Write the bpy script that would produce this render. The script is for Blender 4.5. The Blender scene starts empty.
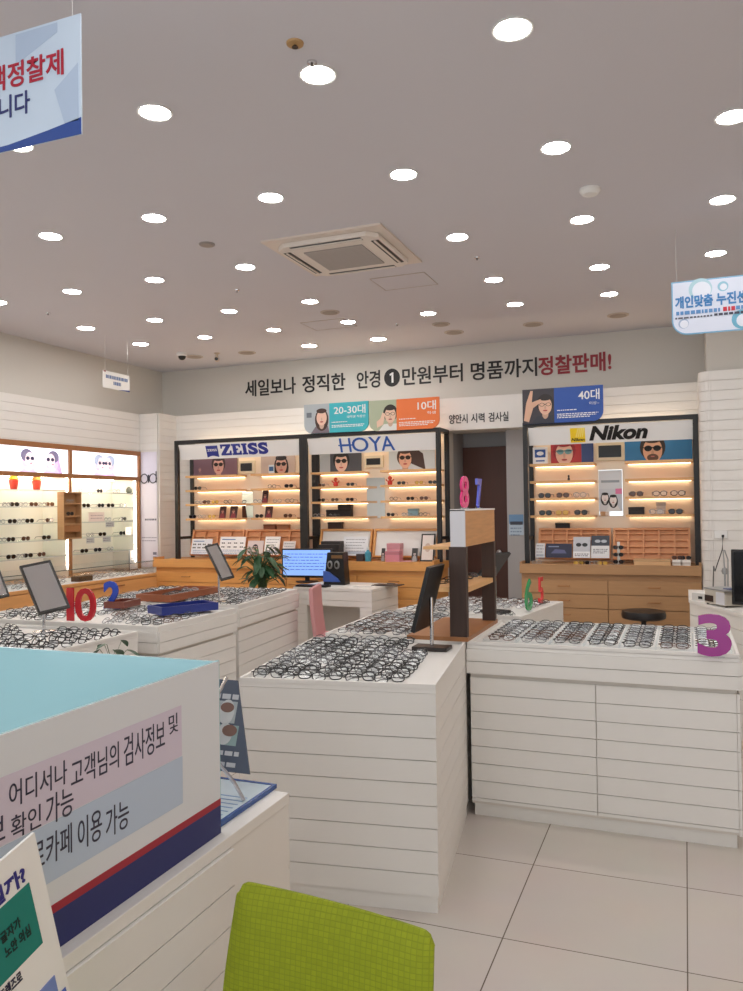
import bpy, math, random
from mathutils import Vector, Matrix, Euler
random.seed(7)
PI = math.pi
S = bpy.context.scene
COL = S.collection

# ------------------------------------------------------------------ camera
F_PX, YAW, PITCH, ROLL = 798.54, -0.374104, 0.0144207, -0.0142039
_f = Vector((math.sin(YAW)*math.cos(PITCH), math.cos(YAW)*math.cos(PITCH), math.sin(PITCH)))
_r0 = Vector((math.cos(YAW), -math.sin(YAW), 0)); _u0 = _r0.cross(_f)
_c, _s = math.cos(ROLL), math.sin(ROLL)
_r = _c*_r0 + _s*_u0; _u = -_s*_r0 + _c*_u0
EYE = Vector((0, 0, 1.5))
cam_d = bpy.data.cameras.new('camera'); cam = bpy.data.objects.new('camera', cam_d); COL.objects.link(cam)
cam_d.sensor_fit = 'VERTICAL'; cam_d.sensor_height = 36; cam_d.lens = F_PX*36/991; cam_d.clip_start = 0.05
m3 = Matrix((_r, _u, -_f)).transposed()
cam.matrix_world = Matrix.Translation(EYE) @ m3.to_4x4()
S.camera = cam

# ------------------------------------------------------------------ world, exposure
w = bpy.data.worlds.new('daylight'); S.world = w; w.use_nodes = True
bg = w.node_tree.nodes['Background']; bg.inputs[0].default_value = (0.93, 0.97, 1.0, 1); bg.inputs[1].default_value = 1.35
LAMP = 56.0                      # ceiling lamp emission
S.view_settings.view_transform = 'Standard'; S.view_settings.look = 'None'
S.view_settings.gamma = 1.0; S.view_settings.use_curve_mapping = False
S.view_settings.exposure = 0.25
S.cycles.use_denoising = True
S.cycles.max_bounces = 8
S.cycles.sample_clamp_indirect = 6.0

def ray(x, y): return _f + (x-371.5)/F_PX*_r - (y-495.5)/F_PX*_u
def at_z(x, y, z): d = ray(x, y); return EYE + d*((z-1.5)/d.z)
def at_y(x, y, Y): d = ray(x, y); return EYE + d*(Y/d.y)
def at_x(x, y, X): d = ray(x, y); return EYE + d*(X/d.x)

# ------------------------------------------------------------------ materials
def lin(c): c /= 255.0; return c/12.92 if c <= .04045 else ((c+.055)/1.055)**2.4
MATS = {}
def mat(name, rgb, rough=.5, metal=0, spec=.5, emit=0, bump=0, bscale=60, noise=0, wood=False, alpha=1, coat=0):
    if name in MATS: return MATS[name]
    m = bpy.data.materials.new(name); m.use_nodes = True; MATS[name] = m
    nt = m.node_tree; b = nt.nodes['Principled BSDF']
    c = tuple(lin(v) for v in rgb)+(1,)
    b.inputs['Base Color'].default_value = c; b.inputs['Roughness'].default_value = rough
    b.inputs['Metallic'].default_value = metal; b.inputs['Specular IOR Level'].default_value = spec
    if coat: b.inputs['Coat Weight'].default_value = coat
    if emit:
        b.inputs['Emission Color'].default_value = c; b.inputs['Emission Strength'].default_value = emit
    if noise or wood or bump:
        tc = nt.nodes.new('ShaderNodeTexCoord'); mp = nt.nodes.new('ShaderNodeMapping')
        nt.links.new(tc.outputs['Object'], mp.inputs[0])
        n = nt.nodes.new('ShaderNodeTexNoise'); n.inputs['Scale'].default_value = bscale; n.inputs['Detail'].default_value = 5
        nt.links.new(mp.outputs[0], n.inputs['Vector'])
        if wood: mp.inputs['Scale'].default_value = (.12, .6, 1.6) if wood is True else wood
        if noise:
            mx = nt.nodes.new('ShaderNodeMix'); mx.data_type = 'RGBA'
            mx.inputs['A'].default_value = tuple(v*(1-noise) for v in c[:3])+(1,)
            mx.inputs['B'].default_value = tuple(min(1, v*(1+noise)) for v in c[:3])+(1,)
            nt.links.new(n.outputs['Fac'], mx.inputs['Factor']); nt.links.new(mx.outputs['Result'], b.inputs['Base Color'])
        if bump:
            bp = nt.nodes.new('ShaderNodeBump'); bp.inputs['Strength'].default_value = bump; bp.inputs['Distance'].default_value = .002
            nt.links.new(n.outputs['Fac'], bp.inputs['Height']); nt.links.new(bp.outputs[0], b.inputs['Normal'])
    return m
def glass(name, rgb, gloss=.12, rough=.02, dens=1.0):
    """thin clear sheet: tinted transparency with a mirror-like sheen"""
    if name in MATS: return MATS[name]
    m = bpy.data.materials.new(name); m.use_nodes = True; MATS[name] = m
    nt = m.node_tree; nt.nodes.clear()
    o = nt.nodes.new('ShaderNodeOutputMaterial'); mx = nt.nodes.new('ShaderNodeMixShader')
    t = nt.nodes.new('ShaderNodeBsdfTransparent'); g = nt.nodes.new('ShaderNodeBsdfGlossy')
    t.inputs[0].default_value = tuple(lin(v) for v in rgb)+(1,); g.inputs['Roughness'].default_value = rough
    g.inputs[0].default_value = (1, 1, 1, 1); mx.inputs[0].default_value = gloss
    nt.links.new(t.outputs[0], mx.inputs[1]); nt.links.new(g.outputs[0], mx.inputs[2]); nt.links.new(mx.outputs[0], o.inputs[0])
    return m
M_white = mat('white_board', (232, 230, 226), .45, noise=.02, bscale=9)
M_gap = mat('board_core', (222, 216, 208), .7)
M_wallwhite = mat('white_wall_boards', (234, 231, 227), .5, noise=.02, bscale=7)
M_wallup = mat('grey_plaster', (214, 210, 203), .8, bump=.15, bscale=120)
M_ceil = mat('ceiling_paint', (214, 212, 218), .85, bump=.1, bscale=150)
M_wood = mat('honey_wood', (222, 160, 92), .42, noise=.14, bscale=22, wood=(.25, 2, 3))
M_oak = mat('oak_wood', (182, 140, 98), .45, noise=.15, bscale=22, wood=(.25, 2, 3))
M_orange = mat('orange_wood', (216, 160, 102), .42, noise=.12, bscale=22, wood=(2, .25, 3))
M_pine = mat('pine_plank', (206, 152, 100), .5, noise=.25, bscale=16, wood=(2, .3, 4))
M_shelf = mat('pale_shelf_wood', (226, 178, 122), .45, noise=.1, bscale=20, wood=(.3, 2, 3))
M_dark = mat('dark_walnut', (62, 44, 36), .5, noise=.3, bscale=18, wood=(3, 3, .3))
M_trim = mat('brown_trim_wood', (160, 108, 66), .45, noise=.15, bscale=20)
M_black = mat('black_metal', (24, 22, 22), .4)
M_plastic = mat('black_plastic', (20, 20, 22), .35)
M_chrome = mat('chrome', (215, 215, 218), .18, metal=1)
M_mirror = mat('mirror_glass', (235, 238, 238), .03, metal=1)
M_paper = mat('white_paper', (240, 239, 236), .6)
M_cream = mat('cream_panel', (244, 228, 206), .6)
M_pure = mat('white_gloss', (238, 238, 236), .3)
M_clear = glass('clear_sheet', (250, 252, 253), .08)
M_lens = glass('clear_lens', (249, 251, 252), .05, .25)
M_sunlens = mat('dark_lens', (32, 26, 24), .12)
M_led = mat('led_white', (255, 250, 245), .5, emit=LAMP)
M_strip = mat('led_strip_warm', (255, 228, 192), .5, emit=5.5)
M_stripw = mat('led_strip_white', (255, 240, 222), .5, emit=16)
def C(r, g, b, rough=.5): return mat('paint_%d_%d_%d' % (r, g, b), (r, g, b), rough)

# ------------------------------------------------------------------ mesh builder
class MB:
    def __init__(s): s.v = []; s.f = []; s.m = []; s.mat = None
    def use(s, m): s.mat = m; return s
    def add(s, vs, fs, M=None):
        b = len(s.v)
        s.v += [tuple(M @ Vector(p)) if M else tuple(p) for p in vs]
        for q in fs: s.f.append([b+i for i in q]); s.m.append(s.mat)
        return s
    def box(s, x0, x1, y0, y1, z0, z1, M=None):
        vs = [(x, y, z) for z in (z0, z1) for y in (y0, y1) for x in (x0, x1)]
        return s.add(vs, [(0, 2, 3, 1), (4, 5, 7, 6), (0, 1, 5, 4), (2, 6, 7, 3), (0, 4, 6, 2), (1, 3, 7, 5)], M)
    def obox(s, c, size, rot=(0, 0, 0)):
        M = Matrix.Translation(c) @ Euler(rot).to_matrix().to_4x4(); a, b, d = [v/2 for v in size]
        return s.box(-a, a, -b, b, -d, d, M)
    def tube(s, pts, r, seg=6, closed=False, M=None, flat=1.0):
        pts = [Vector(p) for p in pts]; n = len(pts); vs = []
        for i, p in enumerate(pts):
            a = pts[(i-1) % n] if closed or i > 0 else p; b = pts[(i+1) % n] if closed or i < n-1 else p
            t = (b-a).normalized(); k = Vector((0, 0, 1)) if abs(t.z) < .9 else Vector((0, 1, 0))
            e1 = t.cross(k).normalized(); e2 = t.cross(e1).normalized(); rr = r[i] if isinstance(r, (list, tuple)) else r
            vs += [p + rr*(math.cos(2*PI*j/seg)*e1 + flat*math.sin(2*PI*j/seg)*e2) for j in range(seg)]
        fs = [(i*seg+j, i*seg+(j+1) % seg, ((i+1) % n)*seg+(j+1) % seg, ((i+1) % n)*seg+j) for i in range(n if closed else n-1) for j in range(seg)]
        if not closed: fs += [tuple(range(seg))[::-1], tuple((n-1)*seg+j for j in range(seg))]
        return s.add(vs, fs, M)
    def lathe(s, prof, c=(0, 0, 0), seg=24, M=None):
        vs = []; fs = []; n = len(prof)
        for (r, z) in prof: vs += [(c[0]+r*math.cos(2*PI*j/seg), c[1]+r*math.sin(2*PI*j/seg), c[2]+z) for j in range(seg)]
        for i in range(n-1):
            for j in range(seg): fs.append((i*seg+j, i*seg+(j+1) % seg, (i+1)*seg+(j+1) % seg, (i+1)*seg+j))
        fs += [tuple(range(seg))[::-1], tuple((n-1)*seg+j for j in range(seg))]
        return s.add(vs, fs, M)
    def prism(s, pts, t0, t1, M=None):
        """outline in x,z; extruded along y from t0 (front) to t1"""
        n = len(pts); vs = [(p[0], t0, p[1]) for p in pts]+[(p[0], t1, p[1]) for p in pts]
        fs = [tuple(range(n)), tuple(range(2*n-1, n-1, -1))]+[(i, n+i, n+(i+1) % n, (i+1) % n) for i in range(n)]
        return s.add(vs, fs, M)
    def ell(s, cx, cz, rx, rz, t0, t1, seg=20, rot=0):
        c, d = math.cos(rot), math.sin(rot)
        return s.prism([(cx+rx*math.cos(a)*c-rz*math.sin(a)*d, cz+rx*math.cos(a)*d+rz*math.sin(a)*c) for a in [2*PI*i/seg for i in range(seg)]], t0, t1)
    def mesh(s, name, m=None):
        me = bpy.data.meshes.new(name); me.from_pydata(s.v, [], s.f)
        ms = []
        for q in s.m:
            q = q or m
            if q not in ms: ms.append(q)
        for q in ms: me.materials.append(q)
        me.polygons.foreach_set('material_index', [ms.index(q or m) for q in s.m]); me.update()
        return me
    def build(s, name, m=None, parent=None, smooth=False, bevel=0):
        return link(name, s.mesh(name, m), parent, smooth, bevel)
def link(name, me, parent=None, smooth=False, bevel=0):
    o = bpy.data.objects.new(name, me); COL.objects.link(o)
    if parent: o.parent = parent
    if smooth:
        me.polygons.foreach_set('use_smooth', [True]*len(me.polygons))
        try: me.set_sharp_from_angle(angle=math.radians(40))
        except Exception: pass
    if bevel:
        b = o.modifiers.new('bevel', 'BEVEL'); b.width = bevel; b.segments = 2; b.limit_method = 'ANGLE'
    return o
def tag(o, label, cat, group=None):
    o['label'] = label; o['category'] = cat
    if group: o['group'] = group
    return o
def thing(name, label, cat, loc=(0, 0, 0), rz=0, group=None, rot=None):
    o = bpy.data.objects.new(name, None); COL.objects.link(o); o.empty_display_size = .05
    o.location = loc; o.rotation_euler = rot or (0, 0, rz)
    return tag(o, label, cat, group)
def struct(name, mb, m=None, bevel=0): o = mb.build(name, m, None, bevel=bevel); o['kind'] = 'structure'; return o
def box(*a): return MB().box(*a)
ORD = ['zeroth', 'first', 'second', 'third', 'fourth', 'fifth', 'sixth', 'seventh', 'eighth', 'ninth', 'tenth', 'eleventh', 'twelfth', 'thirteenth', 'fourteenth', 'fifteenth', 'sixteenth', 'seventeenth', 'eighteenth']

# ------------------------------------------------------------------ lettering
def glyphs(body, bold=0, shear=0, extrude=.001):
    cu = bpy.data.curves.new('lettering', 'FONT'); cu.body = body; cu.size = 1; cu.offset = bold; cu.shear = shear; cu.resolution_u = 4; cu.fill_mode = 'BOTH'
    o = bpy.data.objects.new('lettering', cu); COL.objects.link(o)
    bpy.context.view_layer.update(); dg = bpy.context.evaluated_depsgraph_get()
    me = bpy.data.meshes.new_from_object(o.evaluated_get(dg)); bpy.data.objects.remove(o)
    vs = [tuple(v.co) for v in me.vertices]; fs = [tuple(p.vertices) for p in me.polygons]; bpy.data.meshes.remove(me)
    return vs, fs
def put_text(mb, body, x0, x1, z0, z1, y=0, th=.002, bold=0, shear=0, M=None):
    """lettering that fills x0..x1 by z0..z1, front at y, th thick (towards +y)"""
    vs, fs = glyphs(body, bold, shear)
    xa, xb = min(v[0] for v in vs), max(v[0] for v in vs); ya, yb = min(v[1] for v in vs), max(v[1] for v in vs)
    sx, sz = (x1-x0)/(xb-xa), (z1-z0)/(yb-ya); n = len(vs)
    P = [(x0+(v[0]-xa)*sx, y, z0+(v[1]-ya)*sz) for v in vs]; Q = [(p[0], y+th, p[2]) for p in P]
    cnt = {}
    for q in fs:
        for i in range(len(q)):
            e = (q[i], q[(i+1) % len(q)]); k = (min(e), max(e)); cnt.setdefault(k, []).append(e)
    side = [(e[0][1], e[0][0], e[0][0]+n, e[0][1]+n) for e in cnt.values() if len(e) == 1]
    mb.add(P+Q, list(fs)+[tuple(n+i for i in q[::-1]) for q in fs]+side, M)
    return mb

# ------------------------------------------------------------------ boards (real boards with open joints)
def boards(mb, p0, p1, z0, z1, pitch=.083, gap=.003, t=.012, first=0):
    """horizontal boards on the vertical face p0->p1 (outward is to the right of the walk p0->p1)"""
    p0, p1 = Vector((p0[0], p0[1], 0)), Vector((p1[0], p1[1], 0)); L = (p1-p0).length; a = math.atan2(p1.y-p0.y, p1.x-p0.x)
    M = Matrix.Translation(p0) @ Matrix.Rotation(a, 4, 'Z'); z = z1
    while z > z0+.005:
        h = pitch if not (first and z == z1) else first
        mb.box(0, L, -t, 0, max(z0, z-h+gap), z, M); z -= h
    return mb

# ================================================================== room
CZ = 3.17; BY = 7.82; UY = 8.08
m = bpy.data.materials.new('polished_tile'); m.use_nodes = True; nt = m.node_tree; b = nt.nodes['Principled BSDF']
tc = nt.nodes.new('ShaderNodeTexCoord'); mp = nt.nodes.new('ShaderNodeMapping'); br = nt.nodes.new('ShaderNodeTexBrick')
mp.inputs['Location'].default_value = (.6165, .256, 0)
nt.links.new(tc.outputs['Object'], mp.inputs[0]); nt.links.new(mp.outputs[0], br.inputs['Vector'])
br.offset = 0; br.inputs['Scale'].default_value = 1; br.inputs['Brick Width'].default_value = .596; br.inputs['Row Height'].default_value = .602
br.inputs['Mortar Size'].default_value = .0022; br.inputs['Mortar Smooth'].default_value = 0
br.inputs['Color1'].default_value = tuple(lin(v) for v in (202, 194, 186))+(1,); br.inputs['Color2'].default_value = tuple(lin(v) for v in (206, 198, 191))+(1,)
br.inputs['Mortar'].default_value = tuple(lin(v) for v in (110, 98, 88))+(1,)
ns = nt.nodes.new('ShaderNodeTexNoise'); ns.inputs['Scale'].default_value = 3; ns.inputs['Detail'].default_value = 6
mx = nt.nodes.new('ShaderNodeMix'); mx.data_type = 'RGBA'; mx.blend_type = 'MULTIPLY'; mx.inputs['Factor'].default_value = .12
nt.links.new(tc.outputs['Object'], ns.inputs['Vector']); nt.links.new(br.outputs['Color'], mx.inputs['A']); nt.links.new(ns.outputs['Color'], mx.inputs['B'])
nt.links.new(mx.outputs['Result'], b.inputs['Base Color']); b.inputs['Roughness'].default_value = .22; b.inputs['Specular IOR Level'].default_value = .45
struct('floor', box(-6.6, 4.2, -3, 9.6, -.1, 0), m)
struct('ceiling', box(-6.6, 4.2, -3, 9.6, CZ, CZ+.12), M_ceil)
struct('wall_left', box(-6.3, -5.88, -3, UY+.1, 2.16, CZ), M_wallup)
mb = MB().box(-6.3, -6.12, -3, UY+.1, 0, 2.16); mb.box(-6.12, -5.765, 7.475, BY, 0, 2.585)
mb.box(-5.88, -5.765, -3, 7.475, 2.165, 2.585); struct('wall_left_lower', mb, M_gap)
mb = boards(MB(), (-5.765, -1), (-5.765, 7.475), 2.165, 2.59); struct('trim_1', mb, M_wallwhite)
# corner pilaster
struct('pillar_corner', box(-5.76, -5.515, 7.49, 7.9, 0, 2.585), M_gap)
mb = boards(MB(), (-5.76, 7.49), (-5.515, 7.49), 0, 2.59); mb = boards(mb, (-5.503, 7.478), (-5.503, BY), 0, 2.59); struct('trim_2', mb, M_wallwhite)
# back wall: upper plaster, lower boarded wall with a doorway
DX0, DX1, DZ = -2.245, -1.40, 2.26
struct('wall_back', box(-6.3, 4.2, UY, UY+.12, 2.4, CZ), M_wallup)
mb = MB().box(-5.6, DX0, BY, UY, 0, 2.57).box(DX1, .6, BY, UY, 0, 2.57).box(DX0, DX1, BY, UY+.12, DZ, 2.57); struct('wall_back_lower', mb, M_gap)
mb = boards(MB(), (-5.503, BY), (DX0, BY), .0, 2.59); boards(mb, (DX0, BY), (DX1, BY), DZ, 2.59, first=.33); boards(mb, (DX1, BY), (.6, BY), 0, 2.59); struct('trim_3', mb, M_wallwhite)
# passage behind the doorway
mb = MB().box(DX0-.6, DX1+.6, 8.5, 8.6, 0, 2.6).box(DX0-.12, DX0, UY, 8.5, 0, 2.6).box(DX1+.02, DX1+.1, UY-.02, 8.5, 0, 2.6).box(-1.68, DX1+.02, UY-.05, UY+.05, 0, DZ+.1).box(DX0-.1, DX1+.1, UY, 8.5, 2.45, 2.5)
struct('wall_passage', mb, mat('passage_grey', (178, 176, 176), .8))
mb = MB().box(DX0+.005, -1.55, 8.44, 8.49, 0, 2.13); d = struct('door_1', mb, mat('brown_door', (92, 56, 44), .5, noise=.12, bscale=12, wood=(3, 3, .4)))
dk = MB().lathe([(.0, 0), (.03, .0), (.028, .05), (0, .06)], (0, 0, 0), 12, Matrix.Translation((-1.85, 8.44, 1.0)) @ Matrix.Rotation(PI/2, 4, 'X')).build('door_handle', M_chrome, d)
# right side: boarded pillar with a rounded corner, plaster column above it
px0 = .135; PY = 7.2; R = .09
arc = [(px0+R-R*math.sin(a), PY+R-R*math.cos(a)) for a in [PI/2*(1-i/12) for i in range(13)]]
mb = MB().use(M_gap); z = 2.59
outer = [(px0, UY)]+[(px0, PY+R)]+arc[1:]+[(2.6, PY)]
for i in range(len(outer)-1): boards(mb.use(M_wallwhite), outer[i], outer[i+1], 0, 2.59)
mb.use(M_gap).box(px0+.02, 2.6, PY+.1, UY, 0, 2.58); mb.use(M_gap).box(px0+.09, 2.6, PY+.012, UY, 0, 2.58)
struct('pillar_right', mb)
struct('pillar_upper', box(.19, 2.6, PY+.14, UY, 2.58, CZ), M_wallup)
struct('wall_right', box(4.0, 4.2, -3, 9, 0, CZ), mat('warm_bounce_wall', (236, 200, 156), .6, noise=.08, bscale=8))  # out-of-view wall, coloured warm to bounce light onto right-facing sides
struct('wall_right_back', box(2.6, 4.2, PY, UY, 0, CZ), M_wallup)

# ================================================================== ceiling fittings
LX0, LDX = -1.2866, .754
ROWS = {'A': 2.774, 'B': 3.779, 'C': 4.798, 'D': 5.816, 'E': 6.60}
RN = {'A': 'row nearest the entrance', 'B': 'row before the air conditioner', 'C': 'row level with air conditioner', 'D': 'row behind the air conditioner', 'E': 'row closest to back wall'}
HAVE = {'A': range(-4, 5), 'B': range(-5, 5), 'C': [-5, -4, -3, -2, 0, 1, 2, 3, 4], 'D': [-5, -4, -3, -2, 0, 1, 2, 3, 4], 'E': [-5, -4, -3, -2, -1, 0, 1]}
lamp_proto = None
def downlight(x, y, label, r=.062, group='round ceiling downlights'):
    global lamp_proto
    t = thing('ceiling_light', label, 'ceiling light', (x, y, CZ), 0, group)
    if lamp_proto is None:
        a = MB().lathe([(.072, 0), (.074, -.004), (.070, -.006), (.063, -.004), (.0625, -.001)], seg=28).mesh('trim_ring', M_pure)
        c = MB().lathe([(.0622, -.0012), (.0622, -.0032), (.0, -.0034)], seg=28).mesh('diffuser', M_led); lamp_proto = (a, c)
    for n, me in zip(('trim_ring', 'diffuser'), lamp_proto):
        o = bpy.data.objects.new(n, me); COL.objects.link(o); o.parent = t
        if r != .062: o.scale = (r/.062, r/.062, 1)
    return t
for k, Y in ROWS.items():
    for n, i in enumerate(HAVE[k]): downlight(LX0+i*LDX, Y, 'round recessed ceiling light, %s from left in %s' % (ORD[n+1], RN[k]), .072 if i == -5 else .062)
for q, Y in enumerate((1.76, .75, -.6)):  # unseen lamp rows behind the camera, added for their light
    for n, i in enumerate(range(-4, 5, 2)):
        if q or i not in (-2, 2): downlight(LX0+i*LDX, Y, 'added unseen round recessed ceiling light over the entrance, %s in %s row' % (ORD[n+1], ORD[q+1]))
downlight(-3.57, 7.40, 'bright wide ceiling light close to the back wall above the left logo sign', .075)
downlight(-2.81, 7.40, 'bright wide ceiling light close to the back wall above the middle logo sign', .075)
# cassette air conditioner
t = thing('air_conditioner', 'square white ceiling cassette air conditioner with grey intake grille', 'air conditioner', (-2.035, 4.77, CZ))
MB().prism([(-.40, -.40), (.40, -.40), (.40, .40), (-.40, .40)], .0, .012, Matrix.Rotation(-PI/2, 4, 'X')).build('backing_panel', mat('ac_backing', (226, 214, 204), .6), t)
r2 = MB(); oct_ = [(-.34, -.28), (-.28, -.34), (.28, -.34), (.34, -.28), (.34, .28), (.28, .34), (-.28, .34), (-.34, .28)]
r2.prism(oct_, .0, .03, Matrix.Translation((0, 0, -.012)) @ Matrix.Rotation(-PI/2, 4, 'X')); 
for o in (r2,): o.build('fascia', mat('ac_white', (232, 224, 216), .45), t, bevel=.006)
g = MB().use(mat('ac_grille', (150, 144, 140), .6)).box(-.2, .2, -.2, .2, -.045, -.041).use(mat('ac_slat', (188, 180, 174), .5))
for i in range(18): g.box(-.2, .2, -.196+i*.0225, -.186+i*.0225, -.05, -.043)
g.build('grille', None, t)
for k in range(4):
    M = Matrix.Rotation(k*PI/2, 4, 'Z'); s = MB().use(M_black).box(-.24, .24, -.325, -.275, -.0435, -.0425, M).use(mat('ac_white', (0, 0, 0)))
    s.box(-.24, .24, -.306, -.294, -.05, -.043, M.copy()); s.build('louver', None, t)
def ceil_disc(px, py, r, label, name, cat, m, prof=None):
    p = at_z(px, py, CZ); t = thing(name, label, cat, (p.x, p.y, CZ))
    MB().lathe(prof or [(r*1.1, 0), (r*1.1, -.006), (r, -.009), (r*.9, -.007)], seg=24).build('body', m, t)
    MB().lathe([(r*.86, -.007), (r*.86, -.011), (r*.4, -.014), (0, -.014)], seg=20).build('mesh_cover', mat('speaker_mesh', (168, 156, 146), .7), t)
M_spk = mat('speaker_rim', (196, 184, 174), .6)
for px, py, r, l in [(330, 312, .075, 'behind the air conditioner'), (441, 324, .075, 'beside the back row of lamps, over the doorway'), (454, 332, .085, 'nearest the wall lettering above the doorway'),
                     (194.6, 356.5, .085, 'beside the dome camera in the left corner'), (247, 352.5, .085, 'above the left blue logo sign'), (533, 324, .085, 'above the black and yellow logo sign, left one'), (618, 315, .085, 'beside the right pillar, above the red lettering')]:
    ceil_disc(px, py, r, 'flat round beige ceiling grille ' + l, 'ceiling_speaker', 'ceiling speaker', M_spk)
ceil_disc(207, 244, .045, 'small round grey ceiling detector left of the air conditioner', 'smoke_detector', 'detector', mat('det_grey', (160, 152, 148), .6))
ceil_disc(590, 189, .055, 'round white ceiling detector right of the air conditioner', 'smoke_detector', 'detector', M_pure, [(.055, 0), (.055, -.012), (.04, -.03), (.03, -.032)])
def sprinkler(px, py, label, big=False):
    p = at_z(px, py, CZ); t = thing('sprinkler', label, 'sprinkler', (p.x, p.y, CZ))
    k = 1.0 if big else .62
    MB().lathe([(.032*k, 0), (.03*k, -.006), (.012*k, -.009)], seg=16).build('escutcheon', mat('brass_tan', (188, 150, 100), .4) if big else M_chrome, t)
    MB().lathe([(.006*k, -.008), (.006*k, -.014), (.012*k, -.015), (.012*k, -.017)], seg=10).build('nozzle', mat('dark_bronze', (70, 56, 44), .4), t)
sprinkler(295, 43, 'brass ceiling sprinkler near the large front lamps', True)
for px, py, l in [(312, 62, 'tiny sprinkler touching the lamp beside the brass one'), (477, 257.5, 'small ceiling sprinkler right of the air conditioner'), (397, 324, 'small ceiling sprinkler above the doorway lettering'), (237, 290, 'small ceiling sprinkler left behind the air conditioner'), (48, 313, 'small ceiling sprinkler near the left wall')]: sprinkler(px, py, l)
for (x0, y0, ww, hh, l) in [(-2.12, 5.42, .42, .34, 'square ceiling access hatch right behind the air conditioner'), (-3.2, 6.45, .42, .34, 'square ceiling access hatch near the back wall lamps')]:
    t = thing('access_hatch', l, 'ceiling hatch', (x0, y0, CZ))
    MB().box(0, ww, 0, .004, -.004, 0).box(0, ww, hh-.004, hh, -.004, 0).box(0, .004, 0, hh, -.004, 0).box(ww-.004, ww, 0, hh, -.004, 0).build('frame', mat('hatch_edge', (190, 178, 170), .6), t)
    MB().box(.004, ww-.004, .004, hh-.004, -.002, 0).build('hatch_panel', M_ceil, t)
p = at_z(182, 353, CZ); t = thing('dome_camera', 'white and black dome security camera in the left ceiling corner', 'security camera', (p.x, p.y, CZ))
MB().lathe([(.055, 0), (.055, -.025), (.042, -.035)], seg=20).build('base', M_pure, t); MB().lathe([(.04, -.034), (.037, -.055), (.022, -.072), (0, -.078)], seg=20).build('dome', M_plastic, t, True)
p = at_z(217, 353, CZ); t = thing('bullet_camera', 'small beige bullet security camera hanging from ceiling left of lettering', 'security camera', (p.x, p.y, CZ))
MB().lathe([(.03, 0), (.03, -.01), (.012, -.012), (.012, -.05)], seg=14).build('mount', mat('cam_beige', (206, 188, 168), .5), t)
MB().tube([(-.03, .05, -.06), (.03, -.06, -.075)], .024, 12).build('housing', mat('cam_beige', (206, 188, 168)), t); MB().tube([(.031, -.062, -.075), (.034, -.068, -.076)], .018, 12).build('lens', M_plastic, t)

# ================================================================== white boarded counters
def counter(label, p, w, d, rz, h=.83, fascia=False, doors=0, sides='fr', rim=True, group=None, joint=0):
    t = thing('display_counter', label, 'counter', (p[0], p[1], 0), rz, group)
    MB().box(.013, w-.013, .013, d-.013, .06, h-.02).build('carcass', M_gap, t)
    e_ = .022 if fascia else .006
    MB().box(e_, w-e_, e_+.003, d-.02, 0, .062).build('plinth', M_white, t)
    top = h-.0
    MB().box(0, w, 0, d, h-.022, h-.004).build('countertop', M_white, t)
    if rim:
        q = MB().box(0, w, 0, .012, h-.006, h+.012).box(0, w, d-.012, d, h-.006, h+.012).box(0, .012, .012, d-.012, h-.006, h+.012).box(w-.012, w, .012, d-.012, h-.006, h+.012); q.build('rim', M_white, t)
    m = MB(); zz = h-.023
    if fascia:
        # overhanging top band of two boards, a shadow joint, then boards
        for (a, b_) in (((0, 0), (w, 0)), ((w, 0), (w, d))): boards(m, a, b_, h-.145, zz, .06)
        zb = h-.160
    else: zb = zz
    a0, a1 = .013, w-.013
    if doors:
        wd = (a1-a0)/doors
        for k in range(doors):
            q = MB(); boards(q, (a0+k*wd+.002, .013), (a0+(k+1)*wd-.002, .013), .075, zb); q.build('door', M_white, t)
    else: boards(m, (0, .013), (a1, .013), .06, zb)
    boards(m, (a1, .001), (a1, d), .06, zb)
    if 'l' in sides: boards(m, (.013, d), (.013, 0), .06, zz)
    m.build('cladding', M_white, t)
    return t
rzA = math.radians(8.2)
counter('near white boarded counter with rows of black eyeglasses, tilted mirror on its far corner', (-1.635, 2.72), .775, .98, rzA, sides='frl')
counter('white boarded counter behind the near one, holding dark eyeglasses beside the wooden stand', (-1.775, 3.83), .735, .86, math.radians(2), sides='frl')
counter('white counter carrying the green number, behind the wooden stand', (-1.74, 4.84), .84, .82, math.radians(-9), sides='frl')
counter('long white counter with two doors, trays of eyeglasses and purple number on top', (-1.0, 3.785), 1.205, .77, 0, fascia=True, doors=2)
counter('white counter with black eyeglasses and tilted mirror, behind the reception glass panel', (-4.25, 2.75), 1.46, .84, 0)
counter('white counter carrying the red and blue numbers', (-4.25, 3.75), 1.465, .85, math.radians(.6), fascia=True)
counter('white counter with brown wooden trays, nearest the leafy plant', (-4.1, 4.66), 1.24, 1.09, math.radians(5), fascia=True)
# white desk with computer at the back
t = thing('desk', 'white boarded computer desk with open kneehole, in front of the wooden drawers', 'desk', (-3.36, 6.56, 0), math.radians(-4.5))
MB().box(0, .8, 0, .56, .755, .78).build('desktop', M_white, t); q = MB().box(.02, .14, .03, .53, 0, .755).box(.68, .788, .013, .53, 0, .755).box(.14, .68, .3, .33, 0, .755).box(.14, .68, .02, .3, .61, .755)
q.build('carcass', M_gap, t); q = MB(); boards(q, (.0, .013), (.788, .013), .62, .752); boards(q, (.68, .013), (.788, .013), 0, .618); boards(q, (0.02, .02), (.14, .02), 0, .618); boards(q, (.788, 0), (.788, .56), 0, .752); q.build('cladding', M_white, t)
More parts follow.
